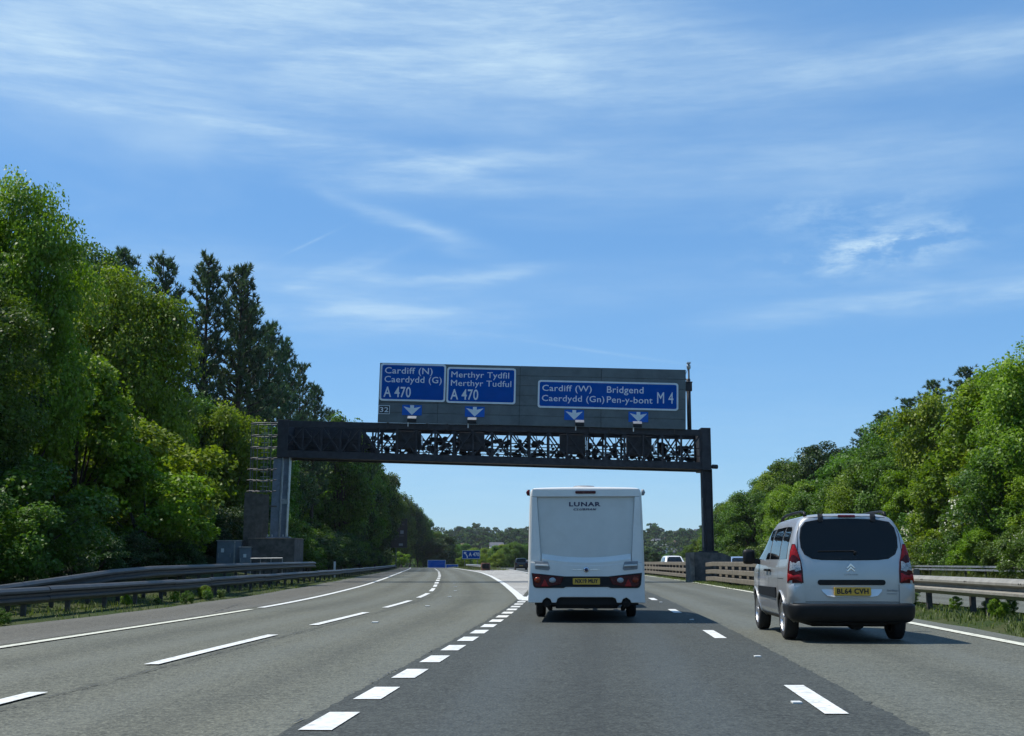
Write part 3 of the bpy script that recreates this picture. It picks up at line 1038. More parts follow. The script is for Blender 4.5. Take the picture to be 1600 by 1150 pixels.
# right leg
gpart(MB().box(11.25, 11.42, GY + 0.05, GY + 0.6, 1.75, 6.6), 'leg', M_GANTRY, 0.01)
gpart(MB().box(11.46, 11.82, GY + 0.15, GY + 0.55, 1.75, 6.6), 'leg', M_GANTRY, 0.01)
gpart(MB().box(11.42, 11.46, GY - 0.02, GY + 0.68, 1.75, 6.6), 'leg_flange', M_GANTRY)
gpart(MB().box(11.82, 11.86, GY - 0.02, GY + 0.68, 1.75, 6.6), 'leg_flange', M_GANTRY)
gpart(MB().box(11.24, 11.27, GY + 0.02, GY + 0.3, 2.0, 4.9), 'conduit', M_GALV_OLD)
gpart(MB().box(11.05, 12.05, GY - 0.15, GY + 0.8, 1.68, 1.80), 'base_plate', M_GANTRY, 0.01)
pm = MB()
pm.prism([(10.62, 0.0), (12.75, 0.0), (12.75, 1.45), (12.2, 1.68), (10.62, 1.72)], GY - 0.5, GY + 1.3)
gpart(pm, 'plinth', M_CONC_DARK, 0.02)
gpart(MB().box(10.36, 10.60, GY - 0.62, GY + 1.4, 0.0, 1.70), 'sunlit_plinth_end', M_CONC_BROWN, 0.02)  # paler slab: sunlight on this end of the plinth is put into its colour
gpart(MB().tube([(11.9, GY + 0.1, 6.75), (12.15, GY - 0.1, 6.72)], 0.13, 10), 'floodlight', M_GANTRY)
# access ladder with its safety cage at the left end, boarded in below
cage = gpart(MB().bar((-15.55, GY + 0.2, 5.2), (-15.55, GY + 0.2, 9.38), 0.05), 'ladder_cage', M_GALV_OLD)
for (cx, cy) in ((-15.1, GY - 0.1), (-14.7, GY - 0.15), (-14.3, GY - 0.1), (-15.55, GY + 0.8), (-14.7, GY + 0.9)):
    gpart(MB().bar((cx, cy, 5.2), (cx, cy, 9.3), 0.04), 'cage_bar', M_GALV_OLD, par=cage)
for z in (5.3, 5.95, 6.6, 7.25, 7.9, 8.6, 9.33):
    x0 = -15.6 if z > 7 else -15.75
    gpart(MB().tube([(-13.95, GY - 0.05, z), (-14.6, GY - 0.17, z), (x0 + 0.25, GY - 0.1, z), (x0, GY + 0.3, z), (x0 + 0.2, GY + 0.85, z), (-14.2, GY + 0.9, z)], 0.035 if z > 7 else 0.028, 6), 'cage_hoop', M_GALV_OLD, par=cage)
for k in range(14):
    gpart(MB().bar((-15.0, GY + 0.4, 5.3 + k * 0.29), (-14.5, GY + 0.4, 5.3 + k * 0.29), 0.03), 'rung', M_GALV, par=cage)
for k in range(4):
    gpart(MB().box(-15.82 + k * 0.365, -15.82 + k * 0.365 + 0.355, GY + 0.1, GY + 0.14, 1.0, 5.22 - 0.04 * k), 'plank', M_BOARD_BROWN)
gpart(MB().bar((-15.85, GY + 0.08, 4.45), (-13.9, GY + 0.08, 4.40), 0.04, 0.08), 'batten', M_BOARD_BROWN)

# ------------------------------------------------------------------ sign board and signs on the gantry
SL = -0.023                                           # they all follow the slope of the beam
R_SLOPE = (0, math.atan(0.0235), 0)
board = empty('sign_backing_board', (-8.0, GY - 0.22, 9.36), rot=R_SLOPE)
tag(board, 'wide dark grey planked backing board standing on top of the gantry', 'sign board')
cols = [0.0, 3.55, 8.42, 13.28, 18.34]
rows = 6
H = 3.6
for c in range(4):
    for r in range(rows):
        MB().box(cols[c] + 0.012, cols[c + 1] - 0.012, 0, 0.06, r * H / rows + 0.008, (r + 1) * H / rows - 0.008).build('plank', M_BOARD, board, bevel=0.006)
    for xx in (cols[c] + 0.6, cols[c + 1] - 0.6):
        MB().box(xx - 0.06, xx + 0.06, 0.064, 0.2, -0.3, H - 0.1).build('mullion', M_GANTRY, board)
MB().box(0.0, 18.34, 0.062, 0.09, 0.0, H - 0.02).build('backing_sheet', M_GANTRY, board)


def sign_at(name, x, z, label, cat, group=None):
    """an empty lying in the face of the board: x, z measured on the face"""
    o = empty(name, (-8.0 + x * math.cos(R_SLOPE[1]) + z * math.sin(R_SLOPE[1]), GY - 0.235, 9.36 + z * math.cos(R_SLOPE[1]) - x * math.sin(R_SLOPE[1])), rot=R_SLOPE)
    return tag(o, label, cat, group)


def lettering(par, txt, x, z, w, h, mat=M_SIGNWHITE, bold=0.004, sp=1.05, y=-0.052):
    me, _ = text_mesh('lettering', txt, 1.0, w, h, 0, 0.006, bold, sp)
    return link_mesh('lettering', me, mat, par, (x, y, z))


def blue_sign(name, x, z, w, h, label, lines, cat='road sign'):
    s = sign_at(name, x, z, label, cat, 'blue direction signs on the gantry board')
    o = rrect(0, w, 0, h, 0.16)
    i = rrect(0.10, w - 0.10, 0.10, h - 0.10, 0.11)
    MB().prism(i, -0.030, 0.0).build('panel', M_BLUE, s)
    MB().ring(o, i, -0.036, 0.0).build('border', M_SIGNWHITE, s)
    for (txt, lx, lz, lw, lh, bold) in lines:
        lettering(s, txt, lx, lz, lw, lh, bold=bold, y=-0.038)
    return s


blue_sign('direction_sign', 0.06, 1.30, 3.92, 2.26, 'blue sign for Cardiff (N), Caerdydd (G) and A470', [
    ('Cardiff (N)', 0.27, 1.53, 2.85, 0.50, 0.005), ('Caerdydd (G)', 0.26, 1.0, 3.42, 0.50, 0.005), ('A 470', 0.24, 0.22, 1.62, 0.64, 0.012)])
blue_sign('direction_sign', 4.05, 1.26, 4.12, 2.16, 'blue sign for Merthyr Tydfil, Merthyr Tudful and A470', [
    ('Merthyr Tydfil', 0.26, 1.43, 3.45, 0.47, 0.002), ('Merthyr Tudful', 0.25, 0.92, 3.6, 0.47, 0.002), ('A 470', 0.24, 0.20, 1.66, 0.64, 0.012)])
blue_sign('direction_sign', 9.50, 1.10, 8.38, 1.66, 'wide blue sign for Cardiff (W), Bridgend and M4', [
    ('Cardiff (W)', 0.26, 0.90, 2.95, 0.48, 0.005), ('Caerdydd (Gn)', 0.25, 0.29, 3.72, 0.48, 0.005),
    ('Bridgend', 4.12, 0.86, 2.18, 0.52, 0.005), ('Pen-y-bont', 4.12, 0.27, 2.72, 0.50, 0.005), ('M 4', 7.12, 0.42, 0.96, 0.68, 0.003)])
n32 = sign_at('junction_number_plate', 0.04, 0.50, 'small black plate with junction number 32 at the board edge', 'road sign')
MB().box(0, 0.66, -0.02, 0.0, 0, 0.52).build('panel', M_BLACKSIGN, n32)
MB().ring([(0, 0), (0.66, 0), (0.66, 0.52), (0, 0.52)], [(0.03, 0.03), (0.63, 0.03), (0.63, 0.49), (0.03, 0.49)], -0.026, 0.0).build('border', M_SIGNWHITE, n32)
lettering(n32, '32', 0.08, 0.11, 0.5, 0.30, bold=0.01, y=-0.03)
ARW = [(0.475, 0.60), (0.70, 0.60), (0.70, 0.43), (1.10, 0.52), (0.5875, 0.02), (0.075, 0.52), (0.475, 0.43)]
for k, (ax, az_, wh) in enumerate(((1.44, 0.46, 'below the Cardiff (N) sign'), (5.18, 0.45, 'below the Merthyr Tydfil sign'), (11.1, 0.40, 'below the Cardiff (W) lettering'), (14.92, 0.37, 'below the Bridgend lettering'))):
    a = sign_at('lane_arrow_sign', ax, az_, 'small blue panel with white downward lane arrow ' + wh, 'road sign', 'lane arrow panels')
    MB().box(0, 1.17, -0.02, 0.0, 0.0, 0.62).build('panel', M_BLUE_ARROW, a)
    MB().prism(ARW, -0.03, -0.021).build('arrow', M_SIGNWHITE, a)
    lx = ax + (0.4, 0.2, 0.62, 0.2)[k]
    l = sign_at('sign_lamp', lx, -0.03, 'small floodlight with white top in front of the lane arrow ' + wh, 'lamp', 'floodlights along the gantry')
    l.location.y -= 0.75
    MB().box(0, 0.52, -0.12, 0.14, 0.0, 0.20).build('housing', M_BLACKPLASTIC, l, bevel=0.02)
    MB().add([(0.0, -0.13, 0.205), (0.52, -0.13, 0.205), (0.52, 0.16, 0.38), (0.0, 0.16, 0.38), (0.0, -0.11, 0.20), (0.52, -0.11, 0.20), (0.52, 0.18, 0.37), (0.0, 0.18, 0.37)],
             [(0, 1, 2, 3), (7, 6, 5, 4), (0, 4, 5, 1), (2, 6, 7, 3), (1, 5, 6, 2), (0, 3, 7, 4)]).build('reflector', M_GALV, l)
    MB().bar((0.04, 0.1, -0.25), (0.04, 0.1, 0.02), 0.05).build('bracket', M_SIGNWHITE, l)
# camera mast at the right end of the board
cm = empty('camera_mast', (10.62, GY + 0.3, bt(10.62)))
tag(cm, 'thin dark mast with a traffic camera beside the board end', 'mast')
MB().tube([(0, 0, 0), (0, 0, 3.1)], 0.13, 10).build('pole', M_GANTRY, cm, smooth=True)
MB().tube([(0.04, 0, 3.1), (0.04, 0, 3.75)], 0.055, 8).build('upper_pole', M_GALV_OLD, cm)
MB().box(-0.2, 0.2, -0.18, 0.12, 2.35, 2.85).build('control_box', M_GANTRY, cm, bevel=0.03)
MB().box(-0.22, 0.22, -0.2, 0.15, 2.85, 2.91).build('box_lid', M_GANTRY, cm)
MB().lathe([(3.70, 0.0), (3.70, 0.10), (3.84, 0.13), (3.96, 0.11), (4.0, 0.0)], 12, 'z', (0.04, 0, 0)).build('camera_head', M_GALV, cm, smooth=True)
MB().box(-0.08, 0.14, -0.26, 0.04, 4.0, 4.10).build('camera_hood', M_GALV, cm, bevel=0.02)
MB().tube([(-0.12, -0.1, 2.9), (-0.2, -0.12, 3.3), (-0.02, -0.05, 3.7)], 0.014, 5).build('cable', M_BLACKPLASTIC, cm)

# ------------------------------------------------------------------ roadside kit by the left leg
def cabinet(x, y, w, d, h, label, two):
    o = empty('roadside_cabinet', (x, y, gz(x, y) - 0.05), 0.10)
    tag(o, label, 'cabinet', 'grey cabinets beside the gantry leg')
    hh = h - o.location.z
    MB().box(-w / 2, w / 2, -d / 2, d / 2, 0, hh).build('body', M_CABINET, o, bevel=0.015)
    MB().box(-w / 2 - 0.03, w / 2 + 0.03, -d / 2 - 0.04, d / 2 + 0.03, hh, hh + 0.05).build('lid', M_GALV, o, bevel=0.01)
    n = 2 if two else 1
    for k in range(n):
        x0 = -w / 2 + 0.04 + k * (w - 0.04) / n
        dr = MB().box(x0, x0 + (w - 0.04) / n - 0.05, -d / 2 - 0.022, -d / 2 - 0.003, 0.12, hh - 0.06).build('door', M_CABINET, o, bevel=0.006)
        MB().box(x0 + 0.05, x0 + 0.08, -d / 2 - 0.05, -d / 2 - 0.024, hh * 0.45, hh * 0.6).build('handle', M_GALV, dr)
    MB().box(-w / 2 + 0.25, -w / 2 + 0.42, -d / 2 - 0.028, -d / 2 - 0.0235, hh * 0.62, hh * 0.75).build('label_plate', M_SIGNWHITE, o)
    if two:
        MB().box(w / 2 - 0.42, w / 2 - 0.34, -d / 2 - 0.032, -d / 2 - 0.004, 0.1, hh - 0.02).build('edge_trim', M_GALV, o)


cabinet(-16.5, 70.8, 1.4, 0.8, 2.36, 'tall grey roadside cabinet with two doors beside the plinth', True)
cabinet(-15.45, 70.2, 0.66, 0.6, 1.98, 'short grey roadside cabinet between tall cabinet and plinth', False)
hr = empty('hand_rail', (-13.9, 68.9, gz(-13.9, 68.9)))
tag(hr, 'thin galvanised hand rail in front of the dark gantry plinth', 'railing')
for zz in (0.55, 1.05):
    MB().tube([(-0.95, 0, zz - 0.02), (0.85, 0, zz)], 0.028, 6).build('rail', M_GALV, hr)
for xx in (-0.95, -0.4, 0.2, 0.85):
    MB().tube([(xx, 0, -0.1), (xx, 0, 1.03)], 0.024, 6).build('upright', M_GALV, hr)
mp = empty('marker_post', (-12.5, 85.5, gz(-12.5, 85.5)))
tag(mp, 'small white marker post standing just beyond the ramped barrier end', 'post')
MB().box(-0.07, 0.07, -0.03, 0.03, -0.05, 1.15).build('post_body', M_SIGNWHITE, mp, bevel=0.01)
MB().box(-0.08, 0.08, -0.04, 0.04, 1.15, 1.28).build('post_cap', M_BLACKPLASTIC, mp, bevel=0.01)


M_SHADED_PRINT = pbr('shaded_sign_print', (0.075, 0.07, 0.062), 0.7)  # print and border darkened to stand for the shade of the trees


def post_sign(name, x, y, w, z0, z1, mat, label, legs, border=True, rz=0.0):
    g0 = gz(x, y)
    o = empty(name, (x, y, g0), rz)
    tag(o, label, 'road sign')
    MB().box(-w / 2, w / 2, -0.03, 0.0, z0 - g0, z1 - g0).build('panel', mat, o)
    if border:
        a = [(-w / 2, z0 - g0), (w / 2, z0 - g0), (w / 2, z1 - g0), (-w / 2, z1 - g0)]
        b = [(-w / 2 + .07, z0 - g0 + .07), (w / 2 - .07, z0 - g0 + .07), (w / 2 - .07, z1 - g0 - .07), (-w / 2 + .07, z1 - g0 - .07)]
        MB().ring(a, b, -0.045, -0.031).build('border', M_SIGNWHITE if mat is not M_BROWNSIGN else M_SHADED_PRINT, o)
    for lx in legs:
        MB().tube([(lx, 0.1, -0.3), (lx, 0.1, z1 - g0 - 0.1)], 0.07, 8).build('leg', M_GALV_OLD, o)
    return o, g0


s, g0 = post_sign('slip_road_sign', -7.77, 230, 3.4, 1.72, 3.32, M_BLUE, 'blue A470 sign with slanting arrow at the slip road nose', (-1.2, 1.2))
lettering(s, 'A 470', -0.45, 1.72 - g0 + 0.5, 2.0, 0.72, bold=0.03, y=-0.05)
MB().add([(-1.35, -0.05, 3.02 - g0), (-0.85, -0.05, 3.02 - g0), (-1.0, -0.05, 2.84 - g0), (-0.62, -0.05, 2.2 - g0), (-0.62, -0.05, 1.9 - g0), (-0.8, -0.05, 1.9 - g0), (-0.82, -0.05, 2.2 - g0), (-1.12, -0.05, 2.72 - g0), (-1.35, -0.05, 2.62 - g0)], [tuple(range(9))]).build('arrow', M_SIGNWHITE, s)
s, g0 = post_sign('brown_information_sign', -20.4, 215, 3.5, 3.65, 8.8, M_BROWNSIGN, 'tall dark brown sign among the trees beside the slip road', (-0.2,), True, 0.08)
for k, (zz, wd) in enumerate(((8.2, 2.3), (7.6, 2.6), (7.0, 1.7), (5.6, 2.5), (5.0, 1.2))):
    MB().box(-1.35, -1.35 + wd, -0.045, -0.032, zz - g0, zz - g0 + 0.28).build('shaded_lettering', M_SHADED_PRINT, s)
MB().box(0.5, 1.1, -0.045, -0.032, 6.1 - g0, 6.7 - g0).build('pictogram', M_GREYPLASTIC, s)
MB().box(0.3, 1.0, -0.045, -0.032, 4.0 - g0, 4.4 - g0).build('pictogram', M_GREYPLASTIC, s)
post_sign('blue_slip_sign', -19.9, 320, 4.7, -0.8, 1.66, M_BLUE, 'wider blue sign half sunk behind the slip road crest', (-1.6, 1.6))
post_sign('blue_slip_sign', -16.8, 340, 3.4, -1.4, 0.45, M_BLUE, 'smaller low blue sign behind the slip road crest', (-1.2, 1.2))
# nose of the gore: short rail and its rounded, rusty end
nb = empty('gore_barrier', (-4.0, 165, zr(165)))
tag(nb, 'short pale barrier with dark rounded end at the gore nose', 'barrier')
sweep([(-0.2 + q * -0.45, q * 6.0, 0.62) for q in np.linspace(0, 9, 12)], wbeam(-1, 0.32), 'rail', M_GALV, nb)
sweep([(1.0 + q * -0.25, q * 6.0, 0.62) for q in np.linspace(0, 9, 12)], wbeam(1, 0.32), 'rail', M_GALV, nb)
M_RUST = pbr('rusty_red_end', (0.11, 0.05, 0.035), 0.8, var=0.5, scale=5)
MB().lathe([(0.0, 0.62), (0.95, 0.62), (1.0, 0.55), (1.0, 0.0), (0.0, 0.0)], 18, 'z', (0.42, -0.5, 0.03)).build('crash_cushion', M_RUST, nb, smooth=False)
MB().box(-0.05, 0.9, -1.16, -1.13, 0.25, 0.9).build('chevron_plate', M_BLACKPLASTIC, nb)
posts(nb, [(-0.2 - q * 0.45, q * 6.0, -0.1, 0.7) for q in range(1, 8)], POST_ME)
# ------------------------------------------------------------------ vehicles
def eval_mesh(me, mods):
    """apply modifiers to a mesh and return the new mesh"""
    o = bpy.data.objects.new('tmp', me)
    C.objects.link(o)
    for typ, kw in mods:
        md = o.modifiers.new(typ, typ)
        for k, v in kw.items():
            setattr(md, k, v)
    bpy.context.view_layer.update()
    out = bpy.data.meshes.new_from_object(o.evaluated_get(bpy.context.evaluated_depsgraph_get()))
    bpy.data.objects.remove(o)
    return out


class Shell:
    """a body surface that panels, panes and lamps are laid onto"""
    def __init__(self, me, parent):
        self.me, self.par = me, parent
        bm = bmesh.new()
        bm.from_mesh(me)
        self.bvh = BVHTree.FromBMesh(bm)
        bm.free()

    def hit(self, a, z, th):
        """th: 0 looks at the tail, 90 at the left side, -90 at the right side, 180 at the nose"""
        t = math.radians(th)
        d = Vector((math.sin(t), math.cos(t), 0))
        u = Vector((math.cos(t), -math.sin(t), 0))
        o = u * a + Vector((0, 0, z)) - d * 12
        loc, nor, i, dist = self.bvh.ray_cast(o, d)
        if loc is None:
            loc, nor, i, dist = self.bvh.find_nearest(u * a + Vector((0, 0, z)) - d * 0.3)
        if nor.dot(d) > 0:
            nor = -nor
        return loc, nor

    def patch(self, name, outline, th, mat, off=0.004, rings=5, skirt=0.012, par=None, bulge=0.0, smooth=True, dense=True):
        if dense:
            pts = []
            n = len(outline)
            for i in range(n):
                (x0, z0), (x1, z1) = outline[i], outline[(i + 1) % n]
                k = max(1, int(math.hypot(x1 - x0, z1 - z0) / 0.09))
                pts += [(x0 + (x1 - x0) * j / k, z0 + (z1 - z0) * j / k) for j in range(k)]
        else:
            pts = list(outline)
        n = len(pts)
        cx, cz = sum(p[0] for p in pts) / n, sum(p[1] for p in pts) / n
        vs, fs = [], []
        for r in range(rings):
            s = 1 - r / rings
            for (x, z) in pts:
                loc, nor = self.hit(cx + (x - cx) * s, cz + (z - cz) * s, th)
                vs.append(loc + nor * (off + bulge * (1 - s * s)))
        loc, nor = self.hit(cx, cz, th)
        vs.append(loc + nor * (off + bulge))
        for r in range(rings - 1):
            for i in range(n):
                j = (i + 1) % n
                fs.append((r * n + i, r * n + j, (r + 1) * n + j, (r + 1) * n + i))
        c = rings * n
        for i in range(n):
            fs.append(((rings - 1) * n + i, (rings - 1) * n + (i + 1) % n, c))
        b = len(vs)
        for (x, z) in pts:
            loc, nor = self.hit(x, z, th)
            vs.append(loc - nor * skirt)
        for i in range(n):
            j = (i + 1) % n
            fs.append((j, i, b + i, b + j))
        m = MB().add(vs, fs)
        me = m.mesh(name, False)
        # flat skirt, smooth face
        if smooth:
            for p in me.polygons:
                p.use_smooth = True
            me.set_sharp_from_angle(angle=math.radians(40))
        return link_mesh(name, me, mat, par if par else self.par)

    def line(self, name, pts, th, w, mat, off=0.0025, par=None):
        """a narrow ribbon along a polyline on the surface (a shut line)"""
        P, N = [], []
        for i in range(len(pts) - 1):
            (x0, z0), (x1, z1) = pts[i], pts[i + 1]
            k = max(1, int(math.hypot(x1 - x0, z1 - z0) / 0.05))
            for j in range(k + (1 if i == len(pts) - 2 else 0)):
                l, nr = self.hit(x0 + (x1 - x0) * j / k, z0 + (z1 - z0) * j / k, th)
                P.append(l)
                N.append(nr)
        vs, fs = [], []
        for i, p in enumerate(P):
            d = (P[min(i + 1, len(P) - 1)] - P[max(i - 1, 0)]).normalized()
            s = d.cross(N[i]).normalized() * (w / 2)
            vs += [p + s + N[i] * off, p - s + N[i] * off]
        for i in range(len(P) - 1):
            fs.append((2 * i, 2 * i + 1, 2 * i + 3, 2 * i + 2))
        return MB().add(vs, fs).build(name, mat, par if par else self.par)


def wheel(par, x, y, r, w, side, alloy=M_ALLOY, spokes=5):
    """side -1: outer face towards -x"""
    e = MB()
    prof = [(-w / 2 * .7, r * .62), (-w / 2 * .95, r * .72), (-w / 2, r * .86), (-w / 2 * .86, r * .965), (-w / 2 * .6, r), (w / 2 * .6, r), (w / 2 * .86, r * .965), (w / 2, r * .86), (w / 2 * .95, r * .72), (w / 2 * .7, r * .62)]
    e.lathe(prof, 36, 'x', (0, 0, 0))
    o = e.build('wheel', M_TYRE, par, smooth=True, loc=(x, y, r))
    rim = MB()
    s = side
    rim.lathe([(s * w * .42, r * .68), (s * w * .46, r * .64), (s * w * .30, r * .58), (s * w * .05, r * .55), (s * w * .05, 0.0)], 30, 'x')
    for k in range(spokes):
        a = 2 * math.pi * k / spokes
        c, sn = math.cos(a), math.sin(a)
        wd = r * 0.13
        q = []
        for rr, ww, ax in ((r * .10, wd * .9, .40), (r * .63, wd, .42)):
            for t in (-1, 1):
                q.append((s * w * ax, rr * c - t * ww * sn, rr * sn + t * ww * c))
                q.append((s * w * (ax - .14), rr * c - t * ww * sn, rr * sn + t * ww * c))
        rim.add(q, [(0, 2, 6, 4), (1, 5, 7, 3), (0, 4, 5, 1), (2, 3, 7, 6)])
    rim.lathe([(s * w * .44, 0.0), (s * w * .44, r * .14), (s * w * .30, r * .17)], 16, 'x')
    rim.build('rim', alloy, o, smooth=False)
    return o


def loft_body(name, stations, parent, mat, arches, arch_r, subsurf=1, under=None):
    """stations: list of (y, half outline [(x, z) from bottom centre to top centre]); each closed and mirrored"""
    vs, fs = [], []
    n = None
    for prof_y, half in stations:
        ring = [(x, y, z) for (x, y, z) in half] + [(-x, y, z) for (x, y, z) in reversed(half) if x > 1e-6]
        n = len(ring)
        vs += ring
    m = len(stations)
    for i in range(m - 1):
        for k in range(n):
            k2 = (k + 1) % n
            fs.append((i * n + k, i * n + k2, (i + 1) * n + k2, (i + 1) * n + k))
    for st, flip in ((0, False), (m - 1, True)):
        base = st * n
        ring = [Vector(vs[base + k]) for k in range(n)]
        # close the end with bands between mirrored points
        half = len(stations[0][1])
        for k in range(half - 1):
            a, b = k, k + 1
            ma = 0 if a == 0 else n - a
            mb_ = n - b if b < half - 1 else half - 1
            q = [base + a, base + b, base + (mb_ % n), base + (ma % n)]
            q2 = []
            for t in q:
                if t not in q2:
                    q2.append(t)
            if len(q2) >= 3:
                fs.append(tuple(q2 if not flip else reversed(q2)))
    mb2 = MB().add(vs, fs)
    me = mb2.mesh(name)
    me = eval_mesh(me, [('SUBSURF', dict(levels=subsurf, render_levels=subsurf))])
    if arches:
        cut = MB()
        for (cy, cz) in arches:
            for sx in (-1, 1):
                cut.lathe([(sx * 0.60, 0.0), (sx * 0.60, arch_r), (sx * 1.3, arch_r), (sx * 1.3, 0.0)], 40, 'x', (0, cy, cz))
        cm_ = cut.mesh('cut')
        co = bpy.data.objects.new('cut', cm_)
        C.objects.link(co)
        o = bpy.data.objects.new('tmp', me)
        C.objects.link(o)
        md = o.modifiers.new('b', 'BOOLEAN')
        md.operation = 'DIFFERENCE'
        md.solver = 'EXACT'
        md.object = co
        bpy.context.view_layer.update()
        me2 = bpy.data.meshes.new_from_object(o.evaluated_get(bpy.context.evaluated_depsgraph_get()))
        bpy.data.objects.remove(o)
        bpy.data.objects.remove(co)
        if len(me2.polygons) > 50:
            me = me2
    me.materials.clear()
    me.materials.append(mat)
    me.materials.append(M_UNDER)
    for p in me.polygons:
        p.use_smooth = True
        c = p.center
        for (cy, cz) in arches:
            if math.hypot(c.y - cy, c.z - cz) < arch_r - 0.004 or (abs(math.hypot(c.y - cy, c.z - cz) - arch_r) < 0.015 and abs(p.normal.x) < 0.3 and abs(c.x) > .55):
                p.material_index = 1
        if (p.normal.z < -0.8 and c.z < 0.45) or (c.z < 0.40 and c.y < 0.55 and arch_r < .39):
            p.material_index = 1
    me.set_sharp_from_angle(angle=math.radians(38))
    return link_mesh('body', me, mat, parent)


def car_stations(L, W, H, belt, sill, roof_y, bonnet_h, nose_h, rake, top_w, rear_r=0.12, back_cab=None):
    """upright hatch / van shape. roof_y: (start, end) of flat roof; the windscreen runs down to bonnet_h at cowl"""
    hw = W / 2
    base = [(0.0, sill), (hw * .80, sill), (hw * .93, sill + .05), (hw * .975, sill + .18), (hw * .997, sill + .36), (hw, sill + .58), (hw * .995, belt - .14), (hw * .975, belt), (hw * .95, belt + .10)]
    up = H - belt
    rel = [(0.925, .26), (0.865, .54), (0.79, .78), (0.715, .915), (0.60, .975), (0.36, .995), (0.0, 1.0)]
    y0, y1, cowl = roof_y
    out = []
    ys = [0.0, 0.025, 0.07, 0.14, 0.30, 0.6, 0.95, 1.4, 1.9, y1 - .25, y1, (y1 + cowl) / 2, cowl - .12, cowl, cowl + .35, L - .35, L - .14, L - .04, L]
    ys = sorted(set(ys))
    for y in ys:
        if y <= y1:
            top = H - 0.02 * max(0, (y - y0 - .6)) * 0.4
            top -= 0.05 * max(0, 1 - y / 0.14) ** 2
        elif y <= cowl:
            t = (y - y1) / (cowl - y1)
            top = H - (H - bonnet_h) * (t ** 1.15)
        else:
            t = (y - cowl) / (L - cowl)
            top = bonnet_h - (bonnet_h - nose_h) * t ** 1.8
        # plan view rounding at tail and nose
        s = 1.0
        if y < rear_r:
            s = 1 - (rear_r / hw) * 0.62 * (1 - math.sqrt(max(0, 1 - (1 - y / rear_r) ** 2)))
        if y > L - .75:
            t = (y - (L - .75)) / .75
            s = 1 - 0.26 * t ** 2.6
        half = []
        for (x, z) in base:
            zz = min(z, top - 0.02 * (1 - x / hw) - .03) if z > sill + .3 else z
            half.append((x * s, y, zz))
        bz = half[-1][2]
        for (fx, fz) in rel:
            f = fx * (top_w + (1 - top_w))
            zz = bz + (top - bz) * fz
            half.append((hw * f * s, y, zz))
        # rake of the tail
        dec = max(0.0, 1 - y / 1.2)
        half2 = []
        for (x, yy, z) in half:
            k = max(0, (z - (belt - .15)) / (H - belt + .15))
            low = max(0, (sill + .22 - z)) * 0.25
            crown = 0.05 * (x / hw) ** 2 * max(0, 1 - y / 0.5)
            half2.append((x, yy + dec * (rake * k ** 1.5 + low + crown), z))
        out.append((y, half2))
    return out


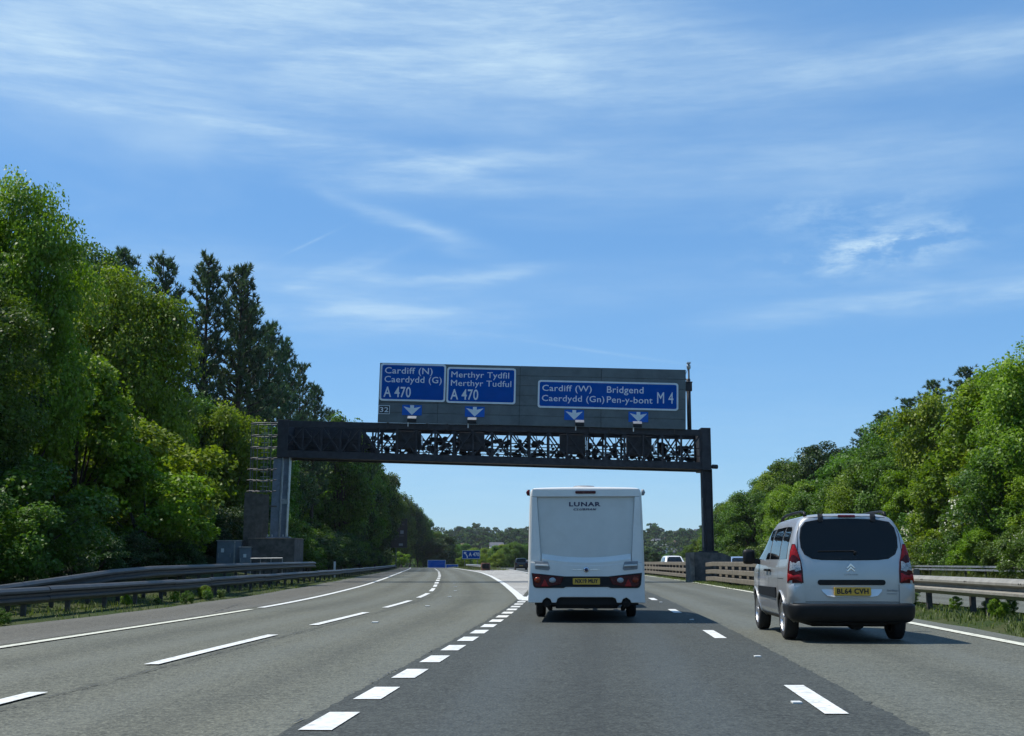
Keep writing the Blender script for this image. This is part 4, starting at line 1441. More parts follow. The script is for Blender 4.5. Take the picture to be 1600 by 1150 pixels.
# ---------- silver people carrier
def silver_car():
    root = empty('silver_car', (4.93, 17.62, 0.012), -0.062)
    tag(root, 'silver upright people carrier with dark tinted rear window and roof rails', 'car')
    L, W, H = 4.38, 1.81, 1.86
    st = car_stations(L, W, H, 1.10, 0.25, (0.2, 2.55, 3.55), 1.14, 0.80, 0.20, 1.0)
    wy = (0.86, 3.58)
    body = loft_body('body', st, root, M_SILVER, [(wy[0], 0.33), (wy[1], 0.33)], 0.375)
    sh = Shell(body.data, root)
    # tail window with its rounded outline
    win = [(-.60, 1.72), (-.40, 1.755), (0, 1.77), (.40, 1.755), (.60, 1.72), (.665, 1.64), (.69, 1.50), (.685, 1.36), (.64, 1.265), (.54, 1.205), (.40, 1.188), (0, 1.182), (-.40, 1.188), (-.54, 1.205), (-.64, 1.265), (-.685, 1.36), (-.69, 1.50), (-.665, 1.64)]
    rw = sh.patch('rear_window', win, 0, M_GLASS, 0.005, 7)
    sh.line('window_seal', [(x * 1.012, 1.475 + (z - 1.475) * 1.02) for x, z in win] + [(win[0][0] * 1.012, 1.475 + (win[0][1] - 1.475) * 1.02)], 0, 0.016, M_BLACKPLASTIC, 0.004, rw)
    wz = [sh.hit(x, 1.30 + 0.01 * x, 0) for x in np.linspace(-0.46, 0.06, 8)]
    MB().tube([l + n * 0.03 for l, n in wz], [0.006] * 7 + [0.012], 6).build('wiper', M_BLACKPLASTIC, root)
    l, n = sh.hit(0.08, 1.275, 0)
    MB().lathe([(-0.05, 0.0), (-0.05, 0.02), (0.0, 0.03)], 10, 'y', l).build('wiper_pivot', M_BLACKPLASTIC, root)
    # tailgate outline
    tg = [(-.70, .575), (-.72, .82), (-.735, 1.05), (-.75, 1.30), (-.735, 1.55), (-.69, 1.70), (-.60, 1.79), (-.3, 1.815), (.3, 1.815), (.60, 1.79), (.69, 1.70), (.735, 1.55), (.75, 1.30), (.735, 1.05), (.72, .82), (.70, .575), (-.70, .575)]
    sh.line('tailgate_gap', tg, 0, 0.010, M_INK, 0.002)
    for sx in (-1, 1):
        sh.patch('hinge', rrect(sx * .38 - .036, sx * .38 + .036, 1.73, 1.83, .012, 2), 0, M_BLACKPLASTIC, 0.028, 2)
    sh.patch('brake_lamp', rrect(-.125, .125, 1.795, 1.825, .01, 2), 0, M_REDDARK, 0.012, 2)
    # handle strip, plate recess, plate
    sh.patch('handle_strip', rrect(-.485, .485, .815, .892, .036, 4), 0, M_BLACKPLASTIC, 0.014, 3)
    rec = [(-.455, .808), (.455, .808), (.42, .72), (.36, .665), (.27, .648), (-.27, .648), (-.36, .665), (-.42, .72)]
    l, n = sh.hit(0, .72, 0)
    y0 = l.y
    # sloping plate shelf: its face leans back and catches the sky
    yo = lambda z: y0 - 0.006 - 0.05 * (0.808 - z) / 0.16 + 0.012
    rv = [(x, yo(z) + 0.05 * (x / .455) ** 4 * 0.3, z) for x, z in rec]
    rl = [(x, y0 + 0.03, z) for x, z in rec]
    nr = len(rec)
    MB().add(rv + rl, [tuple(range(nr))] + [(i, (i + 1) % nr, nr + (i + 1) % nr, nr + i) for i in range(nr)]).build('plate_recess', M_RECESS, root)
    pl = MB().prism(rrect(-.262, .262, .668, .785, .012, 2), y0 - 0.058, y0 - 0.02).build('number_plate', M_YPLATE, root)
    me, w = text_mesh('lettering', 'BL64 CVH', 0.1, 0.45, 0.080, 0, 0.001, 0.0035, 1.1)
    link_mesh('lettering', me, M_INK, pl, (-0.225, y0 - 0.0605, 0.690))
    # badge
    for k, zz in enumerate((1.080, 1.035)):
        l, n = sh.hit(0, zz, 0)
        w2 = .068
        MB().prism([(-w2, zz - .022), (-w2 + .022, zz - .026), (0, zz + .012), (w2 - .022, zz - .026), (w2, zz - .022), (0, zz + .052)], l.y - 0.016, l.y - 0.004).build('badge', M_CHROME, root, bevel=0.003)
    l, n = sh.hit(0, .975, 0)
    me, w = text_mesh('badge_lettering', 'CITROEN', 0.05, 0.20, 0.022, 0, 0.002, 0.0, 1.2)
    link_mesh('badge_lettering', me, M_GREYPLASTIC, root, (-0.10, l.y - 0.004, .955))
    l, n = sh.hit(.58, .70, 0)
    me, w = text_mesh('badge_lettering', 'Berlingo', 0.05, 0.17, 0.042, 0.2, 0.002, 0.0, 1.0)
    link_mesh('badge_lettering', me, M_GREYPLASTIC, root, (.50, l.y - 0.006, .715))
    me, w = text_mesh('badge_lettering', 'MULTISPACE', 0.03, 0.14, 0.014, 0, 0.002, 0.0, 1.1)
    link_mesh('badge_lettering', me, M_GREYPLASTIC, root, (.50, l.y - 0.006, .685))
    # tail lamps wrap the corners
    for sx in (-1, 1):
        th = 42 * (1 if sx < 0 else -1)
        k = -1 if sx < 0 else 1
        full = [(.545, .845), (.552, 1.02), (.575, 1.16), (.618, 1.29), (.662, 1.405), (.705, 1.405), (.728, 1.30), (.745, 1.1), (.755, .845)]
        f2 = [(k * a, z) for a, z in full]
        lamp = sh.patch('tail_lamp', f2, th, M_REDDARK, 0.014, 5)
        red = [(.585, 1.175), (.625, 1.29), (.664, 1.39), (.690, 1.39), (.712, 1.295), (.725, 1.175)]
        sh.patch('upper_lens', [(k * a, z) for a, z in red], th, M_RED, 0.018, 3, par=lamp)
        clr = [(.572, 1.03), (.588, 1.155), (.700, 1.155), (.705, 1.02), (.62, 1.01)]
        sh.patch('clear_lens', [(k * a, z) for a, z in clr], th, M_CLEAR, 0.018, 3, par=lamp)
        low = [(.562, .865), (.567, .985), (.735, .985), (.742, .865)]
        sh.patch('lower_lens', [(k * a, z) for a, z in low], th, M_RED, 0.018, 3, par=lamp)
        # painted bumper corner under the lamp
        cor = [(.535, .56), (.54, .832), (.76, .832), (.775, .56)]
        sh.patch('bumper_corner', [(k * a, z) for a, z in cor], th, M_SILVER, 0.022, 4)
    # black bumper: swept round the tail
    path, prof = [], [(-0.02, .555), (.045, .548), (.062, .52), (.058, .44), (.045, .36), (.0, .295), (-.06, .28)]
    ring = []
    for th, a in [(88, -.62), (70, None), (50, None), (30, None)]:
        pass
    ctl = [(-.93, .52), (-.925, .30), (-.905, .12), (-.84, .02), (-.72, -.03), (-.4, -.05), (0, -.058), (.4, -.05), (.72, -.03), (.84, .02), (.905, .12), (.925, .30), (.93, .52)]
    vs, fs = [], []
    for i, (x, y) in enumerate(ctl):
        a, b = Vector(ctl[max(i - 1, 0)]), Vector(ctl[min(i + 1, len(ctl) - 1)])
        d = (b - a).normalized()
        nrm = Vector((d.y, -d.x))
        cut = 0.0 if 1 < i < len(ctl) - 2 else 0.03
        lift = 0.0 if 1 < i < len(ctl) - 2 else 0.06
        for (o_, z) in prof:
            zz = z + lift * (0.5 - z) * 2 if z < .5 else z
            vs.append((x * .985 + nrm.x * (o_ - .02 - cut), y + nrm.y * (o_ - .02 - cut), zz))
    n = len(prof)
    for i in range(len(ctl) - 1):
        for k in range(n - 1):
            fs.append((i * n + k, i * n + k + 1, (i + 1) * n + k + 1, (i + 1) * n + k))
    bme = MB().add(vs, fs).mesh('bumper')
    bme = eval_mesh(bme, [('SUBSURF', dict(levels=2, render_levels=2)), ('SOLIDIFY', dict(thickness=0.02, offset=-1))])
    bme.polygons.foreach_set('use_smooth', [True] * len(bme.polygons))
    link_mesh('bumper', bme, M_BLACKPLASTIC, root)
    # side glazing, left and right
    for sx, th in ((-1, 90), (1, -90)):
        f = (lambda pts: [(-y, z) for y, z in pts]) if sx < 0 else (lambda pts: list(pts))
        q1 = [(.40, 1.19), (.40, 1.52), (.45, 1.62), (.55, 1.665), (1.0, 1.68), (1.02, 1.19)]
        q2 = [(1.10, 1.19), (1.08, 1.68), (1.95, 1.67), (1.97, 1.19)]
        q3 = [(2.06, 1.19), (2.04, 1.665), (2.62, 1.655), (3.05, 1.42), (3.28, 1.24), (3.28, 1.19)]
        for q in (q1, q2, q3):
            sh.patch('side_window', f(q), th, M_GLASS, 0.005, 5)
        for q in ([(1.06, .36), (1.06, 1.72)], [(2.01, .36), (2.00, 1.70)], [(3.20, .44), (3.20, 1.10)], [(.50, .90), (1.06, .90)]):
            sh.line('door_gap', f(q), th, 0.009, M_INK, 0.002)
        sh.patch('side_moulding', f([(1.22, .60), (1.22, .76), (3.05, .75), (3.12, .62)]), th, M_BLACKPLASTIC, 0.022, 3)
        sh.patch('sill_strip', f([(1.30, .285), (1.30, .345), (3.14, .345), (3.14, .285)]), th, M_BLACKPLASTIC, 0.012, 3)
        for yy in (1.84, 2.16):
            l, n = sh.hit(-yy if sx < 0 else yy, 1.02, th)
            MB().box(-.02, .02, -.09, .09, -.018, .018).build('door_handle', M_BLACKPLASTIC, root, bevel=0.01, loc=(l.x + n.x * .03, l.y, l.z))
        # wheel arch lip
        for wyy in wy:
            arc = []
            for a in np.linspace(-8, 188, 20):
                yy, zz = wyy + .382 * math.cos(math.radians(a)), .33 + .382 * math.sin(math.radians(a))
                l, n = sh.hit(-yy if sx < 0 else yy, max(zz, .27), th)
                arc.append(l + n * .004)
            MB().tube(arc, 0.017, 6).build('arch_lip', M_SILVER, root, smooth=True)
        # roof rail
        pts = [(.30, 0.0), (.36, .05), (.6, .072), (1.2, .082), (1.9, .075), (2.3, .05), (2.4, 0.0)]
        line = []
        for yy, dz in pts:
            loc, nor, i_, d_ = sh.bvh.ray_cast(Vector((sx * .585, yy, 4)), Vector((0, 0, -1)))
            line.append(loc + Vector((0, 0, dz)))
        MB().tube(line, [.026, .024, .02, .02, .02, .024, .026], 8).build('roof_rail', M_BLACKPLASTIC, root, smooth=True)
        # door mirror
        mo = MB().box(-.10, .10, -.07, .08, -.125, .125)
        mx = sx * 1.06
        mir = mo.build('door_mirror', M_BLACKPLASTIC, root, bevel=.055, smooth=True, loc=(mx, 3.12, 1.235))
        MB().bar((sx * .86, 3.16, 1.15), (sx * 1.02, 3.14, 1.17), .05, .09).build('mirror_arm', M_BLACKPLASTIC, root, bevel=.01)
        for yy in wy:
            wheel(root, sx * .785, yy, .328, .205, sx)
    # nose lamps and windscreen, out of sight from behind
    sh.patch('windscreen', [(-.58, 1.64), (.58, 1.64), (.72, 1.22), (-.72, 1.22)], 180, M_GLASS, 0.005, 4)
    for sx in (-1, 1):
        sh.patch('headlamp', [(sx * .45, .78), (sx * .47, .92), (sx * .68, .98), (sx * .70, .80)], 180, M_CLEAR, 0.006, 3)
    # underside, exhaust box, tow hook
    MB().box(-.55, .55, .35, 4.0, .21, .30).build('floor_pan', M_UNDER, root, bevel=.03)
    MB().tube([(.10, .22, .27), (.10, .62, .27)], .10, 12).build('silencer', M_UNDER, root)
    MB().tube([(-.62, .86, .31), (.62, .86, .31)], .045, 8).build('rear_axle', M_UNDER, root)
    MB().box(.90, .93, .55, .75, .50, .60).build('mud_flap', M_BLACKPLASTIC, root)


M_RECESS = car_paint('skylit_silver_recess', (0.70, 0.70, 0.68), 0.4, 0.4)  # body silver made lighter: sky light on the shelf is put into the paint
silver_car()


# ---------- caravan
def caravan():
    root = empty('caravan', (1.445, 23.62, 0.012), -0.055)
    tag(root, 'white touring caravan seen from behind with yellow number plate', 'caravan')
    hw0, hw1, z0, z1, L = 1.145, 1.105, .335, 2.60, 6.1
    # body with rounded vertical corners and roof edge
    vs, fs = [], []

    def sect(y, inset, ztop):
        half = [(0, z0), (hw0 - .05 - inset, z0), (hw0 - inset, z0 + .06), (hw0 - .008 - inset, 1.2), (hw1 + .004 - inset, ztop - .22), (hw1 - .012 - inset, ztop - .07), (hw1 - .05 - inset, ztop - .018), (hw1 - .12 - inset, ztop - .004), (.5, ztop + .008), (0, ztop + .012)]
        return (y, [(x, y, z) for x, z in half])
    st = [sect(0.0, .05, z1 - .03), sect(.012, .025, z1 - .012), sect(.035, .008, z1 - .004), sect(.08, 0, z1), sect(1.5, 0, z1 + .01), sect(3, 0, z1 + .01), sect(4.6, 0, z1), sect(5.3, 0, z1 - .3), sect(5.8, .02, z1 - .9), sect(L, .08, z1 - 1.3)]
    body = loft_body('body', st, root, M_CARAVAN, [(2.5, .36)], .40, subsurf=1)
    sh = Shell(body.data, root)
    # moulded tail panel: raised pillars, header and lower apron round a sunk centre
    def slab(name, pts, y0, y1, mat, bev=.012):
        return MB().prism(pts, y0, y1).build(name, mat, root, bevel=bev)
    top_in, bot_in, zt, zb = .945, .865, 2.405, 1.185
    slab('header_panel', [(-1.055, 2.41), (1.055, 2.41), (1.045, 2.565), (-1.045, 2.565)], -.075, .02, M_CARAVAN)
    for sx in (-1, 1):
        slab('corner_pillar', [(sx * 1.095, .36), (sx * .93, 1.20), (sx * .885, 1.20), (sx * .955, 2.408), (sx * 1.055, 2.408), (sx * 1.075, 1.5)] if False else
             [(sx * 1.085, 1.142), (sx * .872, 1.142), (sx * .955, 2.407), (sx * 1.056, 2.407)], -.075, .02, M_CARAVAN)
    MB().prism([(-.95, 2.404), (-.868, 1.15), (.868, 1.15), (.95, 2.404)], -.018, .012).build('inset_panel', M_CARAVAN_IN, root)
    # smiling ledge at the foot of the inset
    n = 17
    lv, lf = [], []
    for i in range(n):
        t = -1 + 2 * i / (n - 1)
        x = t * .866
        zl = 1.135 + .075 * t * t
        lv += [(x, -.019, zl + .10), (x, -.045, zl + .062), (x, -.10, zl), (x, -.10, zl - .06), (x, .0, zl - .06)]
    for i in range(n - 1):
        for k in range(4):
            lf.append((i * 5 + k, i * 5 + k + 1, (i + 1) * 5 + k + 1, (i + 1) * 5 + k))
    MB().add(lv, lf).build('ledge', M_CARAVAN, root, smooth=False)
    # lower apron, stepping round lamps and the chassis cut-out
    ap = []
    for i in range(n):
        t = -1 + 2 * i / (n - 1)
        ap.append((t * 1.085, 1.14 if abs(t) > .8 else 1.075 + .1 * t * t))
    apron = [(-1.085, 1.139), (-.80, 1.139), (-.5, 1.10), (0, 1.078), (.5, 1.10), (.80, 1.139), (1.085, 1.139), (1.12, .60), (1.135, .37), (.86, .37), (.84, .42), (.77, .47), (.70, .44), (.67, .37), (.585, .37), (.56, .45), (.50, .475), (-.50, .475), (-.56, .45), (-.585, .37), (-.67, .37), (-.70, .44), (-.77, .47), (-.84, .42), (-.86, .37), (-1.135, .37), (-1.12, .60)]
    slab('apron', apron, -.105, .0, M_CARAVAN, .014)
    yf = -.105
    MB().box(-1.0, 1.0, -.02, -.002, .345, .478).build('cutout_shade_sheet', M_UNDER, root)  # added dark sheets, standing for the shade inside the apron cut-outs
    MB().box(-1.0, 1.0, -.02, .3, .325, .345).build('cutout_shade_sheet', M_UNDER, root)
    # rear lamp band
    band = [(-1.06, .935), (-.95, .925), (-.42, .872), (.42, .872), (.95, .93), (1.075, .942), (1.05, .72), (1.02, .665), (.98, .65), (.46, .65), (.42, .67), (-.40, .67), (-.44, .65), (-.97, .65), (-1.01, .665), (-1.03, .70)]
    slab('lamp_band', band, yf - .012, yf + .01, M_BLACKPLASTIC, .004)
    for sx in (-1, 1):
        red = [(sx * 1.04, .915), (sx * .44, .858), (sx * .50, .72), (sx * .60, .705), (sx * .72, .675), (sx * .97, .668), (sx * 1.015, .72)]
        lamp = slab('tail_lamp', red, yf - .034, yf - .006, M_REDDARK, .008)
        yl = yf - .034
        for nm, mat, cx, cz, rx, rz, k in (('indicator_lens', M_AMBER, .945, .805, .062, .058, 20), ('reversing_lens', M_CLEAR, .655, .80, .068, .052, 20)):
            o = MB().lathe([(-.018, 0), (-.016, .6), (-.006, .92), (.004, 1.0)], k, 'y').build(nm, mat, lamp, smooth=True, loc=(sx * cx, yl, cz))
            o.scale = (rx, 1, rz)
        tri = [(sx * .875, .685), (sx * .735, .685), (sx * .805, .825)]
        MB().prism(tri, yl - .012, yl + .004).build('reflector', M_RED, lamp, bevel=.004)
        # grab handle in a grey recess
        hd = [(sx * 1.0, 1.165), (sx * .74, 1.155), (sx * .70, 1.02), (sx * .73, .985), (sx * .99, 1.01)]
        o = slab('grab_handle', hd, yf - .012, yf + .01, M_GREYPLASTIC, .01)
        MB().bar((sx * .985, yf - .035, 1.088), (sx * .73, yf - .035, 1.078), .05, .032).build('handle_bar', M_CARAVAN, o, bevel=.008)
        # marker lamps at the roof corners
        mk = MB().lathe([(0, .0), (0, .055), (.05, .05), (.075, .0)], 12, 'x').build('marker_lamp', M_REDDARK if sx < 0 else M_GREYPLASTIC, root, smooth=True, loc=(sx * 1.10, .10, 2.50))
        mk.scale = (sx, .8, 1.15)
        # stay foot / mover behind the apron holes
        MB().lathe([(0.02, 0), (.02, .085), (.10, .095), (.30, .07), (.30, 0)], 18, 'y', (sx * .765, -.06, .37)).build('corner_steady', M_UNDER, root, smooth=True)
        MB().bar((sx * .765, .0, .36), (sx * .70, .25, .24), .07).build('steady_leg', M_UNDER, root)
        wheel(root, sx * .96, 2.5, .335, .2, sx, M_ALLOY)
    pl = slab('number_plate', rrect(-.262, .262, .718, .838, .012, 2), yf - .022, yf - .013, M_YPLATE, 0)
    me, w = text_mesh('lettering', 'NX19 MUY', 0.1, 0.43, 0.080, 0, 0.001, 0.005, 1.1)
    link_mesh('lettering', me, M_INK, pl, (-0.212, yf - .0245, .742))
    bl = slab('brake_lamp', rrect(-.20, .20, 2.468, 2.522, .02, 3), -.092, -.07, M_REDDARK, .004)
    me, w = text_mesh('brand_lettering', 'LUNAR', 0.1, 0.62, 0.088, 0, 0.002, 0.004, 1.15)
    link_mesh('brand_lettering', me, M_NAVY, root, (-0.325, -.021, 2.222))
    me, w = text_mesh('brand_lettering', 'CLUBMAN', 0.1, 0.44, 0.042, 0.35, 0.002, 0.006, 1.3)
    link_mesh('brand_lettering', me, M_NAVY, root, (-0.235, -.021, 2.145))
    # round badge with thin wings
    MB().lathe([(-.028, 0), (-.026, .045), (-.006, .056), (.004, .056)], 24, 'y', (0, yf, 1.0)).build('badge', M_CHROME, root, smooth=True)
    MB().lathe([(-.032, 0), (-.032, .03), (-.02, .04)], 20, 'y', (0, yf, 1.0)).build('badge_centre', M_NAVY, root, smooth=True)
    for sx in (-1, 1):
        MB().bar((sx * .07, yf - .004, 1.0), (sx * .27, yf - .004, 1.005), .008, .01).build('badge_wing', M_CHROME, root)
    # roof light dome
    dome = MB().lathe([(0, .36), (.05, .35), (.09, .27), (.10, 0)], 24, 'z').build('roof_vent', M_GREYPLASTIC, root, smooth=True, loc=(-.02, 2.2, 2.62))
    dome.scale = (.80, 1.0, 1.5)
    MB().box(-.48, -.40, 3.0, 3.2, 2.60, 2.70).build('aerial_base', M_CARAVAN, root, bevel=.02)
    # underside
    for sx in (-1, 1):
        MB().box(sx * .55 - .03, sx * .55 + .03, .25, 6.6, .30, .40).build('chassis_rail', M_UNDER, root)
    MB().box(-.60, .60, .06, .5, .255, .46).build('rear_tray', M_UNDER, root, bevel=.02)
    MB().tube([(-.9, 2.5, .335), (.9, 2.5, .335)], .05, 8).build('axle', M_UNDER, root)
    MB().box(-.05, .05, .8, 5.0, .22, .30).build('heater_outlet', M_UNDER, root)
    MB().tube([(0, 6.0, .42), (0, 7.25, .45)], .05, 8).build('drawbar', M_UNDER, root)
    for sx in (-1, 1):
        th = 90 if sx < 0 else -90
        f = (lambda p: [(-a, b) for a, b in p]) if sx < 0 else (lambda p: list(p))
        for q in (rrect(.6, 1.6, 1.35, 1.95, .06), rrect(3.4, 4.5, 1.35, 1.95, .06)):
            sh.patch('side_window', f(q), th, M_GLASS, .02, 3, dense=False)


caravan()


# ---------- plainer cars for the traffic further off
def plain_car(name, loc, rz, label, paint, L, W, H, belt, roof, bon, rake, cat='car', group=None, tail=True):
    root = empty(name, loc, rz)
    tag(root, label, cat, group)
    st = car_stations(L, W, H, belt, .24, roof, bon, bon - .25, rake, 1.0)
    wy = (.82, L - .82)
    body = loft_body('body', st, root, paint, [(wy[0], .32), (wy[1], .32)], .37, subsurf=1)
    sh = Shell(body.data, root)
    hw = W / 2
    sh.patch('rear_window', [(-hw * .68, belt + .08), (hw * .68, belt + .08), (hw * .60, H - .12), (-hw * .60, H - .12)], 0, M_GLASS, .006, 4)
    cz0, cz1 = bon + .06, H - .10
    sh.patch('windscreen', [(-hw * .74, cz0), (hw * .74, cz0), (hw * .60, cz1), (-hw * .60, cz1)], 180, M_GLASS, .006, 4)
    for sx, th in ((-1, 90), (1, -90)):
        f = (lambda p: [(-a, b) for a, b in p]) if sx < 0 else (lambda p: list(p))
        y1, cw = roof[1], roof[2]
        sh.patch('side_window', f([(.5, belt + .06), (.6, H - .16), (y1 * .52, H - .15), (y1 * .52, belt + .06)]), th, M_GLASS, .006, 4)
        sh.patch('side_window', f([(y1 * .56, belt + .06), (y1 * .56, H - .15), (y1, H - .16), (cw - .25, belt + .06)]), th, M_GLASS, .006, 4)
        k = 1 if sx > 0 else -1
        sh.patch('tail_lamp', [(k * hw * .68, belt - .28), (k * hw * .68, belt - .02), (k * hw * .90, belt - .02), (k * hw * .90, belt - .28)], 0, M_REDDARK, .008, 3)
        sh.patch('headlamp', [(k * hw * .40, bon - .28), (k * hw * .40, bon - .14), (k * hw * .68, bon - .10), (k * hw * .68, bon - .28)], 180, M_CLEAR, .008, 3)
        for yy in wy:
            wheel(root, sx * (hw - .12), yy, .32, .2, sx)
        m = MB().lathe([(-.06, 0), (-.06, .07), (.03, .08), (.09, 0)], 14, 'y').build('door_mirror', M_BLACKPLASTIC, root, smooth=True, loc=(sx * (hw + .06), cw - .35, belt + .10))
    sh.patch('number_plate', [(-.26, .55), (.26, .55), (.26, .66), (-.26, .66)], 0, M_YPLATE, .008, 2)
    sh.patch('front_bumper', [(-hw * .55, .33), (hw * .55, .33), (hw * .55, .52), (-hw * .55, .52)], 180, M_BLACKPLASTIC, .008, 3)
    return root


P_WHITE = car_paint('white_van_paint', (0.78, 0.78, 0.75), 0.0, 0.35)
P_BLUE = car_paint('pale_blue_car_paint', (0.32, 0.42, 0.56), 0.5, 0.35)
P_DARK = car_paint('black_car_paint', (0.02, 0.024, 0.03), 0.3, 0.3)
P_GREY = car_paint('dark_grey_car_paint', (0.06, 0.065, 0.07), 0.5, 0.3)
plain_car('white_van', (14.3, 109.5, 0.01), math.pi - 0.02, 'white van coming the other way behind the brown barrier', P_WHITE, 4.4, 1.85, 1.70, 1.02, (.2, 2.7, 3.6), 1.10, .15, 'van')
plain_car('pale_blue_car', (16.3, 89, 0.01), math.pi - 0.03, 'pale blue car coming the other way beyond the plinth', P_BLUE, 4.3, 1.75, 1.54, .95, (.3, 2.4, 3.3), 1.0, .35)
plain_car('black_car', (1.35, 178, 0.01), 0.03, 'distant black car ahead on the main carriageway', P_DARK, 4.5, 1.85, 1.70, 1.02, (.2, 2.6, 3.4), 1.08, .2)
plain_car('dark_grey_car', (3.1, 192, 0.01), 0.03, 'small dark grey car peeping out beside the caravan flank', P_GREY, 4.3, 1.8, 1.5, .95, (.3, 2.4, 3.2), 1.0, .4)
plain_car('towing_car', (1.86, 31.0, 0.012), -0.05, 'dark grey car towing the white caravan', P_GREY, 4.6, 1.85, 1.62, 1.0, (.3, 2.6, 3.5), 1.05, .35)
# ------------------------------------------------------------------ vegetation
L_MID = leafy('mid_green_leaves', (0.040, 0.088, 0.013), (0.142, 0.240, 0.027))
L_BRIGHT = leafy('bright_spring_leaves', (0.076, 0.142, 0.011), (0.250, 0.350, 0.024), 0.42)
L_DARK = leafy('deep_green_leaves', (0.016, 0.042, 0.010), (0.055, 0.105, 0.020), 0.25)  # darkened further to carry the shade on the left-bank shrubs
L_PINE = leafy('pine_needles', (0.034, 0.070, 0.036), (0.095, 0.155, 0.072), 0.3)
L_FAR = leafy('far_leaves', (0.018, 0.048, 0.010), (0.060, 0.118, 0.018), 0.12, 0.5, 0.9, 0.05)
L_GRASS = leafy('verge_grass', (0.060, 0.095, 0.020), (0.175, 0.195, 0.060), 0.35)


def unit(v):
    return v / np.maximum(np.linalg.norm(v, axis=1, keepdims=True), 1e-6)


def leaf_quads(c, nrm, ln, wd, rg):
    """rhombic leaves at c facing nrm"""
    n = len(c)
    r = rg.normal(size=(n, 3))
    u = unit(np.cross(nrm, r))
    v = np.cross(nrm, u)
    ln = np.asarray(ln).reshape(-1, 1)
    wd = np.asarray(wd).reshape(-1, 1)
    fold = nrm * wd * 0.35
    V = np.stack([c + u * ln, c + v * wd + fold, c - u * ln, c - v * wd + fold], 1)
    return V.reshape(-1, 3)


def leaf_mesh(name, c, nrm, ln, wd, tint, rg, mat):
    v = leaf_quads(c, nrm, ln, wd, rg)
    n = len(c)
    q = np.arange(n * 4).reshape(-1, 4)
    cols = np.ones((n, 4), np.float32)
    cols[:, :3] = tint
    me = np_mesh(name, v, q, np.repeat(cols, 4, 0))
    me.materials.append(mat)
    return me


def broad_crown(seed, H, R, z0, mat, lobes=16, clumps=15, per=105, leaf=0.115, top=1.0, flecks=0.0):
    """a lobed leafy crown and the limbs that carry it; crown from z0 to H, radius R"""
    rg = np.random.default_rng(seed)
    cz = (H + z0) / 2
    hz = (H - z0) / 2
    C_, N_, T_, LN = [], [], [], []
    lc = []
    for i in range(lobes):
        # spread the lobes through the crown, more of them outside
        z = -0.82 + 1.72 * (i + 0.5) / lobes
        rad = math.sqrt(max(0.06, 1 - abs(z) ** 2.4)) * rg.uniform(0.42, 0.86)
        a = i * 2.39996 + rg.uniform(-.5, .5)
        lc.append((rad * R * math.cos(a), rad * R * math.sin(a), cz + z * hz * 0.86, R * rg.uniform(0.20, 0.40)))
    lc.append((0, 0, cz + hz * 0.72 * top, R * 0.42))
    for (x, y, z, r) in lc:
        m = int(clumps * rg.uniform(.75, 1.25))
        d = unit(rg.normal(size=(m, 3)) + np.array([0, 0, 0.35]))
        cc = np.array([x, y, z]) + d * r * rg.uniform(0.72, 1.12, (m, 1)) * np.array([1, 1, .85])
        for k in range(m):
            n = int(per * rg.uniform(.55, 1.4))
            cr = R * rg.uniform(0.085, 0.17)
            off = rg.normal(size=(n, 3))
            off = off / np.maximum(1, np.linalg.norm(off, axis=1, keepdims=True) / 1.6) * np.array([1, 1, 0.7]) * cr
            p = cc[k] + off
            out = d[k] * 0.8 + np.array([0, 0, 0.55]) + rg.normal(size=(n, 3)) * 0.7
            C_.append(p)
            N_.append(unit(out))
            base = rg.uniform(0.15, 0.75)
            t = np.clip(base + rg.normal(0, 0.2, n), 0, 1)
            f = (rg.random(n) < flecks * (base > .4)).astype(float)
            T_.append(np.stack([t, f, t], 1))
            LN.append(leaf * rg.uniform(.65, 1.3, n))
    c, nn, tt, ln = np.concatenate(C_), np.concatenate(N_), np.concatenate(T_), np.concatenate(LN)
    keep = c[:, 2] > 0.05
    c, nn, tt, ln = c[keep], nn[keep], tt[keep], ln[keep]
    crown = leaf_mesh('crown', c, nn, ln, ln * 0.74, tt, rg, mat)
    mb = MB()
    bend = rg.uniform(-.3, .3, 2)
    spine = [(0, 0, -0.4), (bend[0] * .3, bend[1] * .3, z0 * .6), (bend[0] * .8, bend[1] * .8, cz), (0, 0, cz + hz * .7)]
    r0 = 0.022 * H + 0.02
    mb.tube(spine, [r0, r0 * .8, r0 * .5, r0 * .12], 8)
    for (x, y, z, r) in lc[:-1]:
        s = Vector(spine[1]).lerp(Vector(spine[2]), random.Random(seed + int(z * 10)).uniform(0, .9))
        e = Vector((x, y, z))
        mid = s.lerp(e, .55) + Vector((0, 0, -0.05 * R))
        mb.tube([s, mid, e], [r0 * .42, r0 * .25, r0 * .06], 5)
    tr = mb.mesh('trunk', True)
    tr.materials.append(M_BARK)
    return crown, tr


